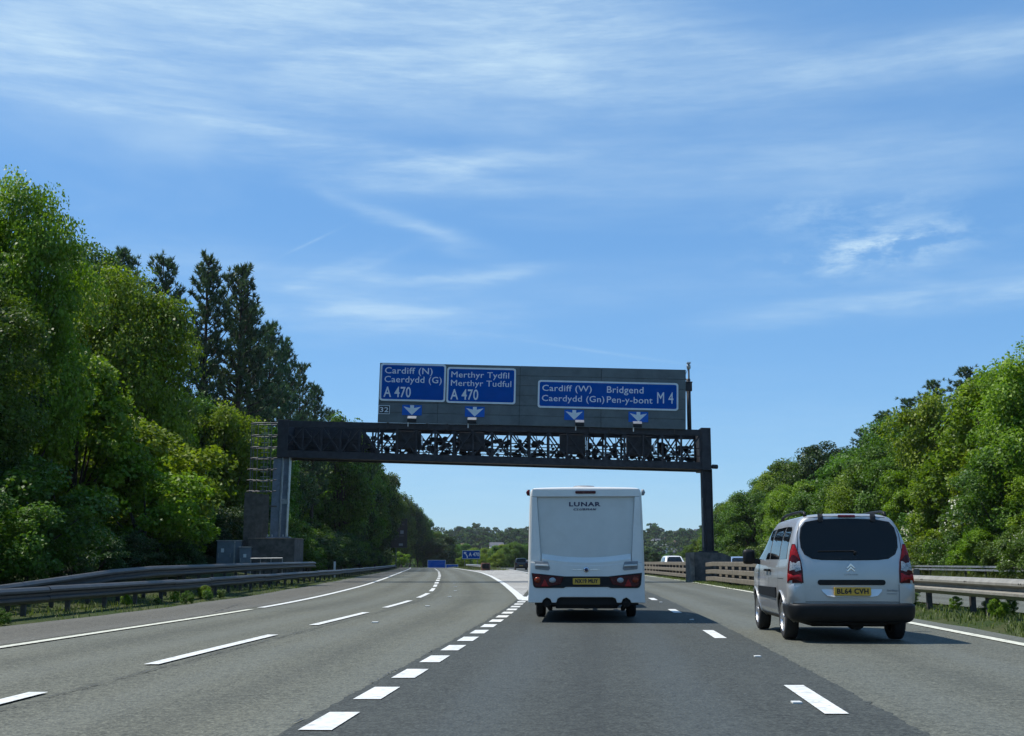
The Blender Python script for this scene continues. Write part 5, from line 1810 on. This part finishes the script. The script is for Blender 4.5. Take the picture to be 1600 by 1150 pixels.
def pine_crown(seed, H, R, c0, dens=1.0, droop=0.0):
    rg = np.random.default_rng(seed)
    C_, N_, T_ = [], [], []
    mb = MB()
    r0 = 0.016 * H + 0.02
    mb.tube([(0, 0, -.5), (.05, .03, H * .3), (-.06, .05, H * .65), (0, 0, H * .97)], [r0, r0 * .8, r0 * .5, r0 * .08], 8)
    z = c0 * H
    while z < H * 0.985:
        t = (z - c0 * H) / (H * (1 - c0))
        prof = (1 - t) ** 0.62 * (0.55 + 0.45 * min(1, t * 4)) + 0.08
        nb = rg.integers(4, 7)
        a0 = rg.uniform(0, 6.28)
        for k in range(nb):
            if rg.random() < 0.12:
                continue
            a = a0 + 6.283 * k / nb + rg.uniform(-.35, .35)
            ln = R * prof * rg.uniform(0.55, 1.2)
            up = math.tan(math.radians(rg.uniform(8, 30) + 26 * t - droop))
            d = np.array([math.cos(a), math.sin(a), up])
            tipz = 0.12 * ln
            e = d * ln
            mb.tube([(0, 0, z), (e[0] * .6, e[1] * .6, z + e[2] * .5), (e[0], e[1], z + e[2] + tipz)], [r0 * .22 * (1 - t * .6), r0 * .14, r0 * .03], 4, caps=False)
            nt = max(3, int(ln * 4.0 * dens))
            for j in range(nt):
                s = 0.30 + 0.72 * (j + rg.random()) / nt
                side = rg.normal(0, 0.16 * ln * (1.15 - s * .6), 3) * np.array([1, 1, 0.45])
                c = np.array([e[0] * s, e[1] * s, z + e[2] * s + tipz * s * s]) + side
                n = 17
                dirs = unit(rg.normal(size=(n, 3)) * 0.75 + d * 0.35 + np.array([0, 0, 0.75]))
                L = rg.uniform(.20, .36, n)
                C_.append(np.concatenate([c + dirs * (L * .6)[:, None]]))
                N_.append((dirs, L))
                b = rg.uniform(.1, .8)
                T_.append(np.clip(b + rg.normal(0, .2, n), 0, 1))
        z += rg.uniform(0.42, 0.70)
    c = np.concatenate(C_)
    dirs = np.concatenate([x[0] for x in N_])
    L = np.concatenate([x[1] for x in N_])
    tt = np.concatenate(T_)
    sd = unit(np.cross(dirs, rg.normal(size=dirs.shape))) * 0.045
    V = np.stack([c - dirs * L[:, None], c + sd, c + dirs * L[:, None], c - sd], 1).reshape(-1, 3)
    n = len(c)
    cols = np.ones((n, 4), np.float32)
    cols[:, 0] = tt
    cols[:, 1] = 0
    me = np_mesh('crown', V, np.arange(n * 4).reshape(-1, 4), np.repeat(cols, 4, 0))
    me.materials.append(L_PINE)
    tr = mb.mesh('trunk', True)
    tr.materials.append(M_BARK)
    return me, tr


PROTO = {
    'mid_a': broad_crown(1, 10, 3.9, 1.0, L_MID), 'mid_b': broad_crown(2, 10, 3.4, 1.4, L_MID, 18), 'mid_c': broad_crown(3, 10, 4.3, 0.8, L_MID, 15),
    'bright_a': broad_crown(4, 10, 3.8, 0.9, L_BRIGHT, 26, 20, 120, .082), 'bright_b': broad_crown(5, 10, 3.4, 1.2, L_BRIGHT, 18), 'bright_c': broad_crown(6, 10, 4.2, .6, L_BRIGHT, 16),
    'dark_a': broad_crown(7, 10, 3.6, 1.0, L_DARK, 17), 'dark_b': broad_crown(8, 10, 4.0, .8, L_DARK, 16),
    'near': broad_crown(9, 15, 4.6, 2.0, L_BRIGHT, 26, 20, 130, .095), 'near_dark': broad_crown(10, 15, 4.4, 2.0, L_MID, 26, 20, 130, .095),
    'pine_a': pine_crown(11, 20, 3.3, .32), 'pine_b': pine_crown(12, 20, 3.0, .40, 1.05), 'pine_c': pine_crown(13, 20, 3.9, .22, 1.0, 10),
    'shrub_a': broad_crown(14, 3, 1.9, .1, L_MID, 10, 12, 105, .058), 'shrub_b': broad_crown(15, 3, 1.7, .1, L_BRIGHT, 10, 12, 105, .056),
    'shrub_c': broad_crown(16, 3, 2.0, .1, L_DARK, 10, 12, 105, .058), 'hawthorn': broad_crown(17, 4, 2.1, .2, L_MID, 10, 12, 75, .075, 1.0, .42),
    'elder': broad_crown(18, 3, 1.8, .1, L_MID, 10, 12, 100, .06, 1.0, .10),
}
PROTO_H = {'near': 15, 'near_dark': 15, 'pine_a': 20, 'pine_b': 20, 'pine_c': 20, 'shrub_a': 3, 'shrub_b': 3, 'shrub_c': 3, 'hawthorn': 4, 'elder': 3}


def plant(name, proto, x, y, h, label, group, cat='tree', wide=1.0, sink=0.0, trunk=True):
    cr, tr = PROTO[proto]
    s = h / PROTO_H.get(proto, 10)
    rz = random.uniform(0, 6.283)
    o = empty(name, (x, y, gz(x, y) - sink), rz)
    tag(o, label, cat, group)
    sc = (s * wide * random.uniform(.93, 1.07), s * wide * random.uniform(.93, 1.07), s)
    c = bpy.data.objects.new('crown' if cat == 'tree' else 'foliage', cr)
    C.objects.link(c)
    c.parent = o
    c.scale = sc
    if trunk:
        t = bpy.data.objects.new('trunk' if cat == 'tree' else 'stems', tr)
        C.objects.link(t)
        t.parent = o
        t.scale = sc
    return o


def nth(i):
    w = ['first', 'second', 'third', 'fourth', 'fifth', 'sixth', 'seventh', 'eighth', 'ninth', 'tenth', 'eleventh', 'twelfth', 'thirteenth', 'fourteenth', 'fifteenth', 'sixteenth', 'seventeenth', 'eighteenth', 'nineteenth']
    t = ['twentieth', 'thirtieth', 'fortieth', 'fiftieth', 'sixtieth', 'seventieth']
    p = ['twenty', 'thirty', 'forty', 'fifty', 'sixty', 'seventy']
    if i < 19:
        return w[i]
    k = i + 1
    return t[k // 10 - 2] if k % 10 == 0 else p[k // 10 - 2] + '-' + w[k % 10 - 1]


LOOK = {'mid': 'mid green', 'bright': 'bright spring green', 'dark': 'deep green', 'near': 'fresh green'}
random.seed(3)

# left bank: the trees that make the skyline
plant('oak_tree', 'near', -19.0, 45, 14.3, 'tallest fresh green tree at the picture edge on the left bank', None, wide=.60)
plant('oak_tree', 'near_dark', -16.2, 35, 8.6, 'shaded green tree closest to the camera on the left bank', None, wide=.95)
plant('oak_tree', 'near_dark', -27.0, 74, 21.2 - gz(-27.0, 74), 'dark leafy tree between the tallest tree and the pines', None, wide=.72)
plant('maple_tree', 'bright_a', -20.3, 62, 14.2, 'rounded yellow-green tree standing in front of the tall pines', None, wide=.66)
plant('maple_tree', 'bright_b', -18.0, 49, 8.6, 'small sunlit yellow-green tree under the tallest left tree', None, wide=.9)
plant('maple_tree', 'bright_c', -20.5, 84, 10.5, 'yellow-green tree behind the ladder cage of the gantry', None, wide=.75)
plant('maple_tree', 'mid_a', -19.4, 92, 10.5, 'mid green tree right behind the left gantry leg', None, wide=.9)
for k, (x, y, top, pr, wd, wh) in enumerate([
        (-28.8, 86, 24.4, 'pine_a', 1.0, 'small pine peeping out beside the dark leafy tree'), (-26.9, 90, 25.2, 'pine_c', 1.0, 'broad bushy pine, second from the near end of the pine row'),
        (-24.5, 94, 25.8, 'pine_b', 1.05, 'open crowned pine with bare trunk, third of the pine row'), (-22.7, 98, 26.2, 'pine_a', 1.1, 'tallest pine of the row with pointed top'),
        (-24.0, 108, 25.4, 'pine_c', .9, 'pine just right of the tallest pine'), (-23.8, 116, 25.0, 'pine_a', 1.0, 'sixth pine of the row, stepping down the skyline'),
        (-24.0, 124, 24.6, 'pine_b', 1.0, 'seventh pine of the row, stepping down the skyline'), (-23.8, 133, 24.0, 'pine_c', .85, 'eighth pine of the row, stepping down the skyline'),
        (-23.6, 142, 22.6, 'pine_a', 1.0, 'ninth pine of the row above the gantry beam'), (-23.4, 152, 21.0, 'pine_c', .85, 'last pine of the row where the beam cuts the skyline'),
        (-22.4, 178, 15.6, 'pine_c', .95, 'dark conifer below the gantry beam'), (-23.4, 186, 16.4, 'pine_a', 1.0, 'farther dark conifer below the gantry beam')]):
    plant('pine_tree', pr, x, y, (top - gz(x, y)) * .97, wh, 'pines on the left bank', wide=wd * .78)
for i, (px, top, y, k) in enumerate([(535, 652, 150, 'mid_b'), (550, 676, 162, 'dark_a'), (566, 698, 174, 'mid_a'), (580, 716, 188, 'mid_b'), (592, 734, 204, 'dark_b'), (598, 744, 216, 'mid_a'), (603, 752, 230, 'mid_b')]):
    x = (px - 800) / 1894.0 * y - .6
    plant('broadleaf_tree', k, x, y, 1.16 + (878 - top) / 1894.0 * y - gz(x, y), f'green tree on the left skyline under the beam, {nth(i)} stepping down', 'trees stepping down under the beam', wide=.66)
front = []
y = 26.0
while y < 262:
    k = random.choice(['mid_a', 'mid_b', 'mid_c', 'dark_a', 'dark_b', 'mid_a', 'bright_b', 'bright_a'])
    x = LB(y) - random.uniform(8.5, 12.0)
    if y < 69:
        x = min(x, -0.25 * y - 3.6)
    front.append((x, y, k, float(np.interp(y, [26, 60, 110, 160, 200, 262], [6.5, 7.8, 10, 11, 11.5, 11])) * random.uniform(.85, 1.12)))
    y += random.uniform(5.0, 7.5)
for i, (x, y, k, h) in enumerate([q for q in front if not 47 < q[1] < 71]):
    plant('broadleaf_tree', k, x, y, h, f'{LOOK[k.split("_")[0]]} tree, lower row of the left bank, {nth(i)} from near end', 'lower trees on the left bank', wide=1.0)
back = []
y = 30.0
while y < 235:
    k = random.choice(['mid_b', 'dark_a', 'dark_b', 'mid_c', 'mid_a'])
    back.append((LB(y) - random.uniform(15, 20), y, k, float(np.interp(y, [30, 70, 120, 165, 235], [8.5, 9.0, 11, 11, 9])) * random.uniform(.85, 1.1)))
    y += random.uniform(7, 10)
for i, (x, y, k, h) in enumerate(back):
    plant('broadleaf_tree', k, x, y, h, f'{LOOK[k.split("_")[0]]} tree, upper row of the left bank, {nth(i)} from near end', 'upper trees on the left bank')
# left bank undergrowth, mostly in the darkest leaves to stand for its shade
sl = []
y = 17.0
while y < 250:
    for q in range(2):
        x = LB(y) - (random.uniform(2.9, 4.2) if q == 0 else random.uniform(5.0, 7.5))
        if y < 69:
            x = min(x, -0.25 * y - (1.4 if q == 0 else 3.0))
        elif y < 76:
            x = min(x, -19.2 - q)
        sl.append((x, y + random.uniform(-1, 1), random.choice(['shrub_c', 'shrub_c', 'shrub_c', 'shrub_a']), random.uniform(2.0, 3.4) * (1 + .25 * q) * (.5 if 38 < y < 70 else 1)))
    y += random.uniform(3.0, 4.0) if y < 120 else random.uniform(4.5, 6.5)
for i, (x, y, k, h) in enumerate(sl):
    plant('shrub', k, x, y, h, f'leafy shrub at the foot of the left bank, {nth(i)} from the near end' if i < 70 else f'small distant shrub at the foot of the left bank behind the barrier', 'shrubs at the foot of the left bank', 'shrub', wide=1.15)
for (x, y, h, wh) in ((-17.0, 53.5, 6.0, 'large sunlit yellow-green bush below the rounded tree'), (-18.2, 57.5, 5.4, 'sunlit bush between the largest bush and the roadside cabinet'), (-15.4, 50.0, 4.4, 'low sunlit bush in front of the largest bush'), (-19.2, 66.0, 5.0, 'upright sunlit bush just left of the boarded ladder')):
    plant('bush', 'shrub_b', x, y, h, wh, 'sunlit bushes near the cabinets', 'bush', wide=1.15)
plant('hawthorn_bush', 'hawthorn', -19.8, 56, 4.6, 'grey-white flecked bush in the shaded wood edge', None, 'bush')

# right bank
RV = lambda v: CB(v) + 15.2
rt = []
for (x, y, top, pr, wd, wh) in [
        (31.6, 70, 14.6, 'bright_a', .95, 'brightest green tree at the picture edge on the sunny bank'), (32.6, 80, 14.6, 'bright_b', 1.0, 'bright green tree second from the edge on the sunny bank'),
        (33.2, 91, 14.8, 'bright_c', .8, 'bright green tree below the dark pines on the sunny bank'), (32.4, 101, 12.4, 'mid_a', 1.05, 'broad mid green tree above the roof of the silver car'),
        (35.4, 110, 14.6, 'mid_c', .9, 'round mid green tree left of the broad one on the sunny bank'), (35.6, 126, 13.6, 'mid_b', 1.1, 'feathery green tree in the middle of the sunny bank'),
        (37.0, 142, 14.0, 'dark_a', 1.0, 'deep green tree in the middle of the sunny bank skyline'), (37.6, 158, 13.4, 'mid_a', 1.0, 'green tree where the sunny bank starts to drop'),
        (39.2, 176, 13.0, 'bright_b', 1.0, 'yellow-green tree on the falling sunny skyline'), (41.0, 196, 12.0, 'mid_c', .9, 'green tree low on the falling sunny skyline'),
        (44.0, 222, 11.4, 'mid_b', 1.0, 'distant green tree near the gantry leg'), (47.4, 250, 10.4, 'bright_a', 1.0, 'last tree of the sunny bank beside the gantry leg')]:
    plant('broadleaf_tree', pr, x, y, top - (1.0 if y < 95 else .9 if y < 130 else -.9 if y < 170 else -2.2) - gz(x, y), wh, 'skyline trees on the sunny bank', wide=wd)
for (x, y, top, pr, wd, wh) in [(43.0, 112, 19.4, 'pine_c', 1.15, 'highest dark pine behind the bright trees on the sunny bank'), (41.6, 117, 18.9, 'pine_c', 1.2, 'dark pine second in the group on the sunny bank'), (41.2, 123, 18.0, 'pine_c', 1.2, 'dark pine third in the group on the sunny bank'), (40.4, 129, 17.2, 'pine_a', 1.3, 'thin dark pine fourth in the group on the sunny bank'), (40.0, 136, 16.2, 'pine_c', 1.2, 'lowest dark pine of the group on the sunny bank')]:
    plant('pine_tree', pr, x, y, top - gz(x, y), wh, 'pines on the sunny bank', wide=wd)
fr = []
y = 52.0
while y < 262:
    x = RV(y) + random.uniform(2.6, 4.6)
    if y > 150:
        x = max(x, 0.172 * y + random.uniform(1, 4))
    fr.append((x, y, random.choice(['mid_a', 'mid_b', 'bright_a', 'bright_b', 'mid_c', 'dark_b']), random.uniform(6.0, 8.5) * float(np.interp(y, [50, 160, 262], [1, 1.1, .9]))))
    y += random.uniform(5.5, 7.5) if y < 120 else random.uniform(7, 10)
for i, (x, y, k, h) in enumerate(fr):
    plant('broadleaf_tree', k, x, y, h, f'{LOOK[k.split("_")[0]]} tree, lower row of the sunny bank, {nth(i)} from near end', 'lower trees on the sunny bank')
sr = []
y = 46.0
while y < 250:
    for q in range(2):
        x = RV(y) + (random.uniform(.4, 1.3) if q == 0 else random.uniform(1.6, 3.0))
        if y > 150:
            x = max(x, 0.166 * y + random.uniform(0, 3))
        sr.append((x, y + random.uniform(-1, 1), random.choice(['shrub_a', 'shrub_b', 'elder', 'shrub_a', 'shrub_b', 'hawthorn' if q else 'elder']), random.uniform(1.7, 2.9) * (1 + .3 * q)))
    y += random.uniform(2.8, 3.8) if y < 120 else random.uniform(5, 7)
for i, (x, y, k, h) in enumerate(sr):
    plant('shrub', k, x, y, h, f'leafy shrub behind the pale twin rail barrier, {nth(i)} from the near end' if i < 70 else 'small distant shrub at the foot of the sunny bank', 'shrubs at the foot of the sunny bank', 'shrub', wide=1.1)
for (x, y, h, wh) in ((29.4, 76, 5.8, 'white flowering hawthorn on the sunny bank above the rail'), (29.8, 86, 4.6, 'smaller hawthorn with white blossom beside the silver car roof')):
    plant('hawthorn_bush', 'hawthorn', x, y, h, wh, 'flowering hawthorns on the sunny bank', 'bush', wide=.9)

# trees in the middle distance, beyond the crest
mid = []
for (px, top, y, k) in [(627, 772, 365, 'mid_b'), (640, 783, 372, 'dark_b'), (652, 795, 378, 'mid_b'), (662, 812, 384, 'mid_a'), (671, 832, 390, 'mid_a'), (682, 842, 372, 'dark_b'), (694, 836, 380, 'dark_a'), (706, 852, 392, 'mid_c'), (718, 850, 420, 'mid_a'), (735, 856, 440, 'bright_a'), (750, 858, 430, 'mid_b'), (766, 855, 400, 'bright_c'), (778, 852, 380, 'mid_a'), (792, 850, 370, 'bright_b'), (806, 848, 360, 'mid_c'), (820, 850, 365, 'mid_a'),
                       (840, 852, 380, 'mid_b'), (870, 855, 400, 'dark_a'), (910, 857, 410, 'mid_a'), (950, 858, 400, 'mid_c'), (985, 856, 390, 'mid_b'), (1008, 857, 380, 'dark_b'), (1022, 861, 370, 'dark_a'), (1040, 866, 360, 'mid_a'), (1062, 862, 350, 'mid_b'), (1078, 852, 330, 'mid_c'), (1092, 842, 310, 'mid_a'), (1106, 832, 300, 'bright_b'), (1118, 812, 290, 'mid_b')]:
    x = (px - 800) / 1894.0 * y
    mid.append((x, y, k, 1.16 + (878 - top) / 1894.0 * y - gz(x, y)))
for i, (x, y, k, h) in enumerate(mid):
    plant('broadleaf_tree', k, x, y, h, f'{LOOK[k.split("_")[0]]} valley tree beyond the road crest, {nth(i)} across from the slip road', 'trees in the valley beyond the crest', wide=1.15 if h < 15.5 else .62, sink=.3)
# low scrub at the slip road nose
for (x, y, h, wh) in ((-6.5, 250, 2.4, 'rounded bush behind the gore nose'), (-3.2, 262, 3.0, 'bush behind the gore nose beside the dark car'), (-10.5, 258, 2.2, 'low bush behind the slip road sign'), (-24.5, 262, 3.2, 'sunlit bush at the far end of the slip road barrier')):
    plant('bush', 'shrub_b', x, y, h, wh, 'bushes at the slip road nose', 'bush', wide=1.2)

# ------------------------------------------------------------------ far hillside: single trees in front, the wood behind as one mass
FAR = [broad_crown(40 + i, 12, 5.2, .2, L_FAR, 9, 7, 22, .62)[0] for i in range(3)]
FARD = [broad_crown(50 + i, 12, 4.2, .2, L_PINE, 8, 7, 22, .62)[0] for i in range(2)]
rg = np.random.default_rng(99)
n = 0
while n < 190:
    y = rg.uniform(820, 1460)
    x = rg.uniform(-0.10, 0.20) * y
    if 0.015 < x / y < 0.105:
        if rg.random() < .75:
            continue
    o = bpy.data.objects.new('hillside_tree', (FAR + FARD)[rg.integers(0, 5)] if rg.random() < .5 else FAR[rg.integers(0, 3)])
    C.objects.link(o)
    o.location = (x, y, gz(x, y) - .5)
    s = rg.uniform(.7, 1.35)
    o.scale = (s * rg.uniform(.9, 1.3), s * rg.uniform(.9, 1.3), s * rg.uniform(.8, 1.15))
    o.rotation_euler = (0, 0, rg.uniform(0, 6.28))
    tag(o, 'hazy green tree on the far wooded hillside', 'tree', 'trees on the far hillside')
    n += 1
# the wood
N = 2200
yy = rg.uniform(600, 1550, N)
xx = rg.uniform(-0.45, 0.55, N) * yy
zz = ground_z(xx, yy)
cs, ns, ts, ls = [], [], [], []
for i in range(N):
    k = 60
    r = rg.uniform(3.5, 6.5)
    d = unit(rg.normal(size=(k, 3)) + np.array([0, -.2, .5]))
    d[:, 2] = np.abs(d[:, 2])
    p = np.array([xx[i], yy[i], zz[i] + r * .7]) + d * r * rg.uniform(.75, 1.1, (k, 1)) * np.array([1, 1, rg.uniform(.9, 1.5)])
    cs.append(p)
    ns.append(unit(d + rg.normal(size=(k, 3)) * .4))
    b = rg.uniform(.0, .8)
    t = np.clip(b + rg.normal(0, .15, k), 0, 1)
    ts.append(np.stack([t, t * 0, t], 1))
    ls.append(rg.uniform(.9, 1.7, k))
ls = np.concatenate(ls)
fw = link_mesh('far_wood', leaf_mesh('far_wood', np.concatenate(cs), np.concatenate(ns), ls, ls * .8, np.concatenate(ts), rg, L_FAR))
tag(fw, 'unbroken wood covering the far hillside', 'wood', None, 'stuff')
# houses on the hillside
M_WALLS = [pbr('white_render', (0.72, 0.72, 0.70), .8), pbr('grey_render', (0.42, 0.41, 0.40), .8), pbr('brick_house', (0.30, 0.17, 0.12), .8)]
M_ROOFS = [pbr('slate_roof', (0.10, 0.105, 0.12), .8), pbr('brown_roof', (0.19, 0.12, 0.09), .8)]
for i, (px, py, y, w, mi, ri, wh) in enumerate([
        (1013, 851, 1130, 17, 1, 0, 'wide grey house beside the caravan corner on the far hill'), (1030, 849, 1160, 13, 1, 0, 'grey house on the far hill, next to the wide one'), (1043, 845, 1180, 7, 0, 1, 'small bright white house on the far hill'),
        (1053, 852, 1120, 9, 2, 1, 'brick house under the tall hillside tree'), (1036, 858, 1050, 11, 0, 0, 'white house low on the far hill above the white van'), (1060, 865, 980, 13, 1, 0, 'grey house just above the brown barrier'),
        (776, 855, 1080, 12, 0, 0, 'pale house on the far hill left of the caravan'), (787, 858, 1060, 8, 1, 1, 'grey house right of the pale house on the far hill'), (716, 857, 1050, 9, 0, 1, 'pale house on the far hill above the blue slip sign'),
        (1098, 833, 1380, 20, 1, 0, 'long grey roofed house on the far hill crest')]):
    x = (px - 800) / 1894.0 * y
    z = 1.16 + (878 - py) / 1894.0 * y
    o = empty('hillside_house', (x, y, z - 4.0), (i * .7) % .9 - .45)
    tag(o, wh, 'house', 'houses on the far hillside')
    g_ = gz(x, y) - (z - 4.0)
    MB().box(-w / 2, w / 2, -3.5, 3.5, min(0, g_) - 1.0, 5.2).build('wall', M_WALLS[mi], o)
    MB().add([(-w / 2 - .4, -4, 5.0), (w / 2 + .4, -4, 5.0), (w / 2 + .4, 4, 5.0), (-w / 2 - .4, 4, 5.0), (-w / 2 - .4, 0, 8.2), (w / 2 + .4, 0, 8.2)], [(0, 1, 5, 4), (2, 3, 4, 5), (0, 4, 3), (1, 2, 5), (3, 2, 1, 0)]).build('roof', M_ROOFS[ri], o)
    for k in range(max(2, int(w / 4))):
        wx = -w / 2 + (k + .5) * w / max(2, int(w / 4))
        for wz in (1.0, 3.4):
            MB().box(wx - .6, wx + .6, -3.56, -3.49, wz, wz + 1.2).build('window', M_GLASS, o)

# ------------------------------------------------------------------ verge grass and weeds
def blades(name, n, fx, y0, y1, hlo, hhi, seed, label, ypow=1.0, clump=0.0):
    rg = np.random.default_rng(seed)
    yv = y0 + (y1 - y0) * rg.random(n) ** ypow
    lo, hi = fx(yv)
    xv = lo + (hi - lo) * rg.random(n)
    if clump:
        f = 0.5 + 0.5 * np.clip(wnoise(xv * 3, yv * 3, 1.3), -1, 1)
        keep = rg.random(n) < (1 - clump) + clump * f
        xv, yv = xv[keep], yv[keep]
    n = len(xv)
    z = ground_z(xv, yv)
    h = rg.uniform(hlo, hhi, n) * (0.55 + 0.9 * np.clip(0.5 + 0.5 * wnoise(xv * 2, yv * 2, .9), 0, 1))
    a = rg.uniform(0, 6.283, n)
    ln = rg.uniform(.1, .6, n) * h
    w = rg.uniform(.006, .016, n)
    b = np.stack([xv, yv, z - .02], 1)
    s = np.stack([np.cos(a), np.sin(a), a * 0], 1) * w[:, None]
    m_ = b + np.stack([np.sin(a) * ln * .35, -np.cos(a) * ln * .35, h * .6], 1)
    t = b + np.stack([np.sin(a) * ln, -np.cos(a) * ln, h], 1)
    V = np.stack([b - s, b + s, m_ + s * .8, t, m_ - s * .8], 1).reshape(-1, 3)
    i = np.arange(n)[:, None] * 5
    q = np.concatenate([i + np.array([[0, 1, 2, 4]])], 0)
    q2 = np.concatenate([i + np.array([[4, 2, 3, 3]])], 0)
    tris = np.concatenate([q[:, [0, 1, 2]], q[:, [0, 2, 3]], q2[:, [0, 1, 2]]], 0)
    cols = np.ones((n, 4), np.float32)
    cols[:, 0] = np.clip(rg.normal(.5, .25, n), 0, 1)
    cols[:, 1] = (rg.random(n) < .012)
    me = np_mesh(name, V, tris, np.repeat(cols, 5, 0))
    o = link_mesh(name, me, L_GRASS)
    return tag(o, label, 'grass', None, 'stuff')


blades('verge_grass', 26000, lambda y: (LB(y) - 3.2, LB(y) + 0.95), 13, 100, .04, .15, 71, 'patchy grass and weeds under the left crash barriers', 1.5, .75)
blades('verge_grass', 42000, lambda y: (CB(y) - 1.05 + .25 * np.sin(y * 2.1) + .12 * np.sin(y * 5.3), CB(y) + 1.9), 8, 95, .03, .13, 72, 'ragged grass and weeds in the central reservation', 1.6, .8)
blades('verge_grass', 26000, lambda y: (CB(y) + 13.7, CB(y) + 16.6), 40, 150, .25, .7, 73, 'long grass below the trees on the far verge', 1.4, .3)
for i in range(34):
    left = i % 3 == 0
    y = random.uniform(17, 40)
    x = LB(y) + random.uniform(-.2, .8) if left else CB(y) + random.uniform(-.75, 1.5)
    plant('weed', random.choice(['shrub_b', 'shrub_a', 'elder']), x, y, random.uniform(.18, .42), 'small leafy weed under the left barrier' if left else 'small leafy weed in the central reservation grass', 'weeds under the left barrier' if left else 'weeds in the central reservation', 'weed', wide=random.uniform(.7, 1.1), trunk=False)
blades('verge_grass', 5000, lambda y: (GR(y) + .6, ML(y) - .8), 166, 260, .15, .5, 74, 'short grass on the gore nose island', 1.0, .2)

# ------------------------------------------------------------------ the air: a thin even haze over the whole place
hz_m = bpy.data.materials.new('thin_haze')
hz_m.use_nodes = True
_t = NT(hz_m.node_tree)
hz_m.node_tree.nodes.clear()
_v = _t.n('ShaderNodeVolumePrincipled')
_v.inputs['Color'].default_value = (0.86, 0.92, 1.0, 1)
_v.inputs['Density'].default_value = 0.00006
_v.inputs['Anisotropy'].default_value = 0.2
_o = _t.n('ShaderNodeOutputMaterial')
_t.link(_v.outputs[0], _o.inputs['Volume'])
hz = MB().box(-3700, 3700, -60, 5700, -45, 75).build('haze', hz_m)
tag(hz, 'thin summer haze lying over the whole valley', 'haze', None, 'stuff')
S.cycles.volume_bounces = 0
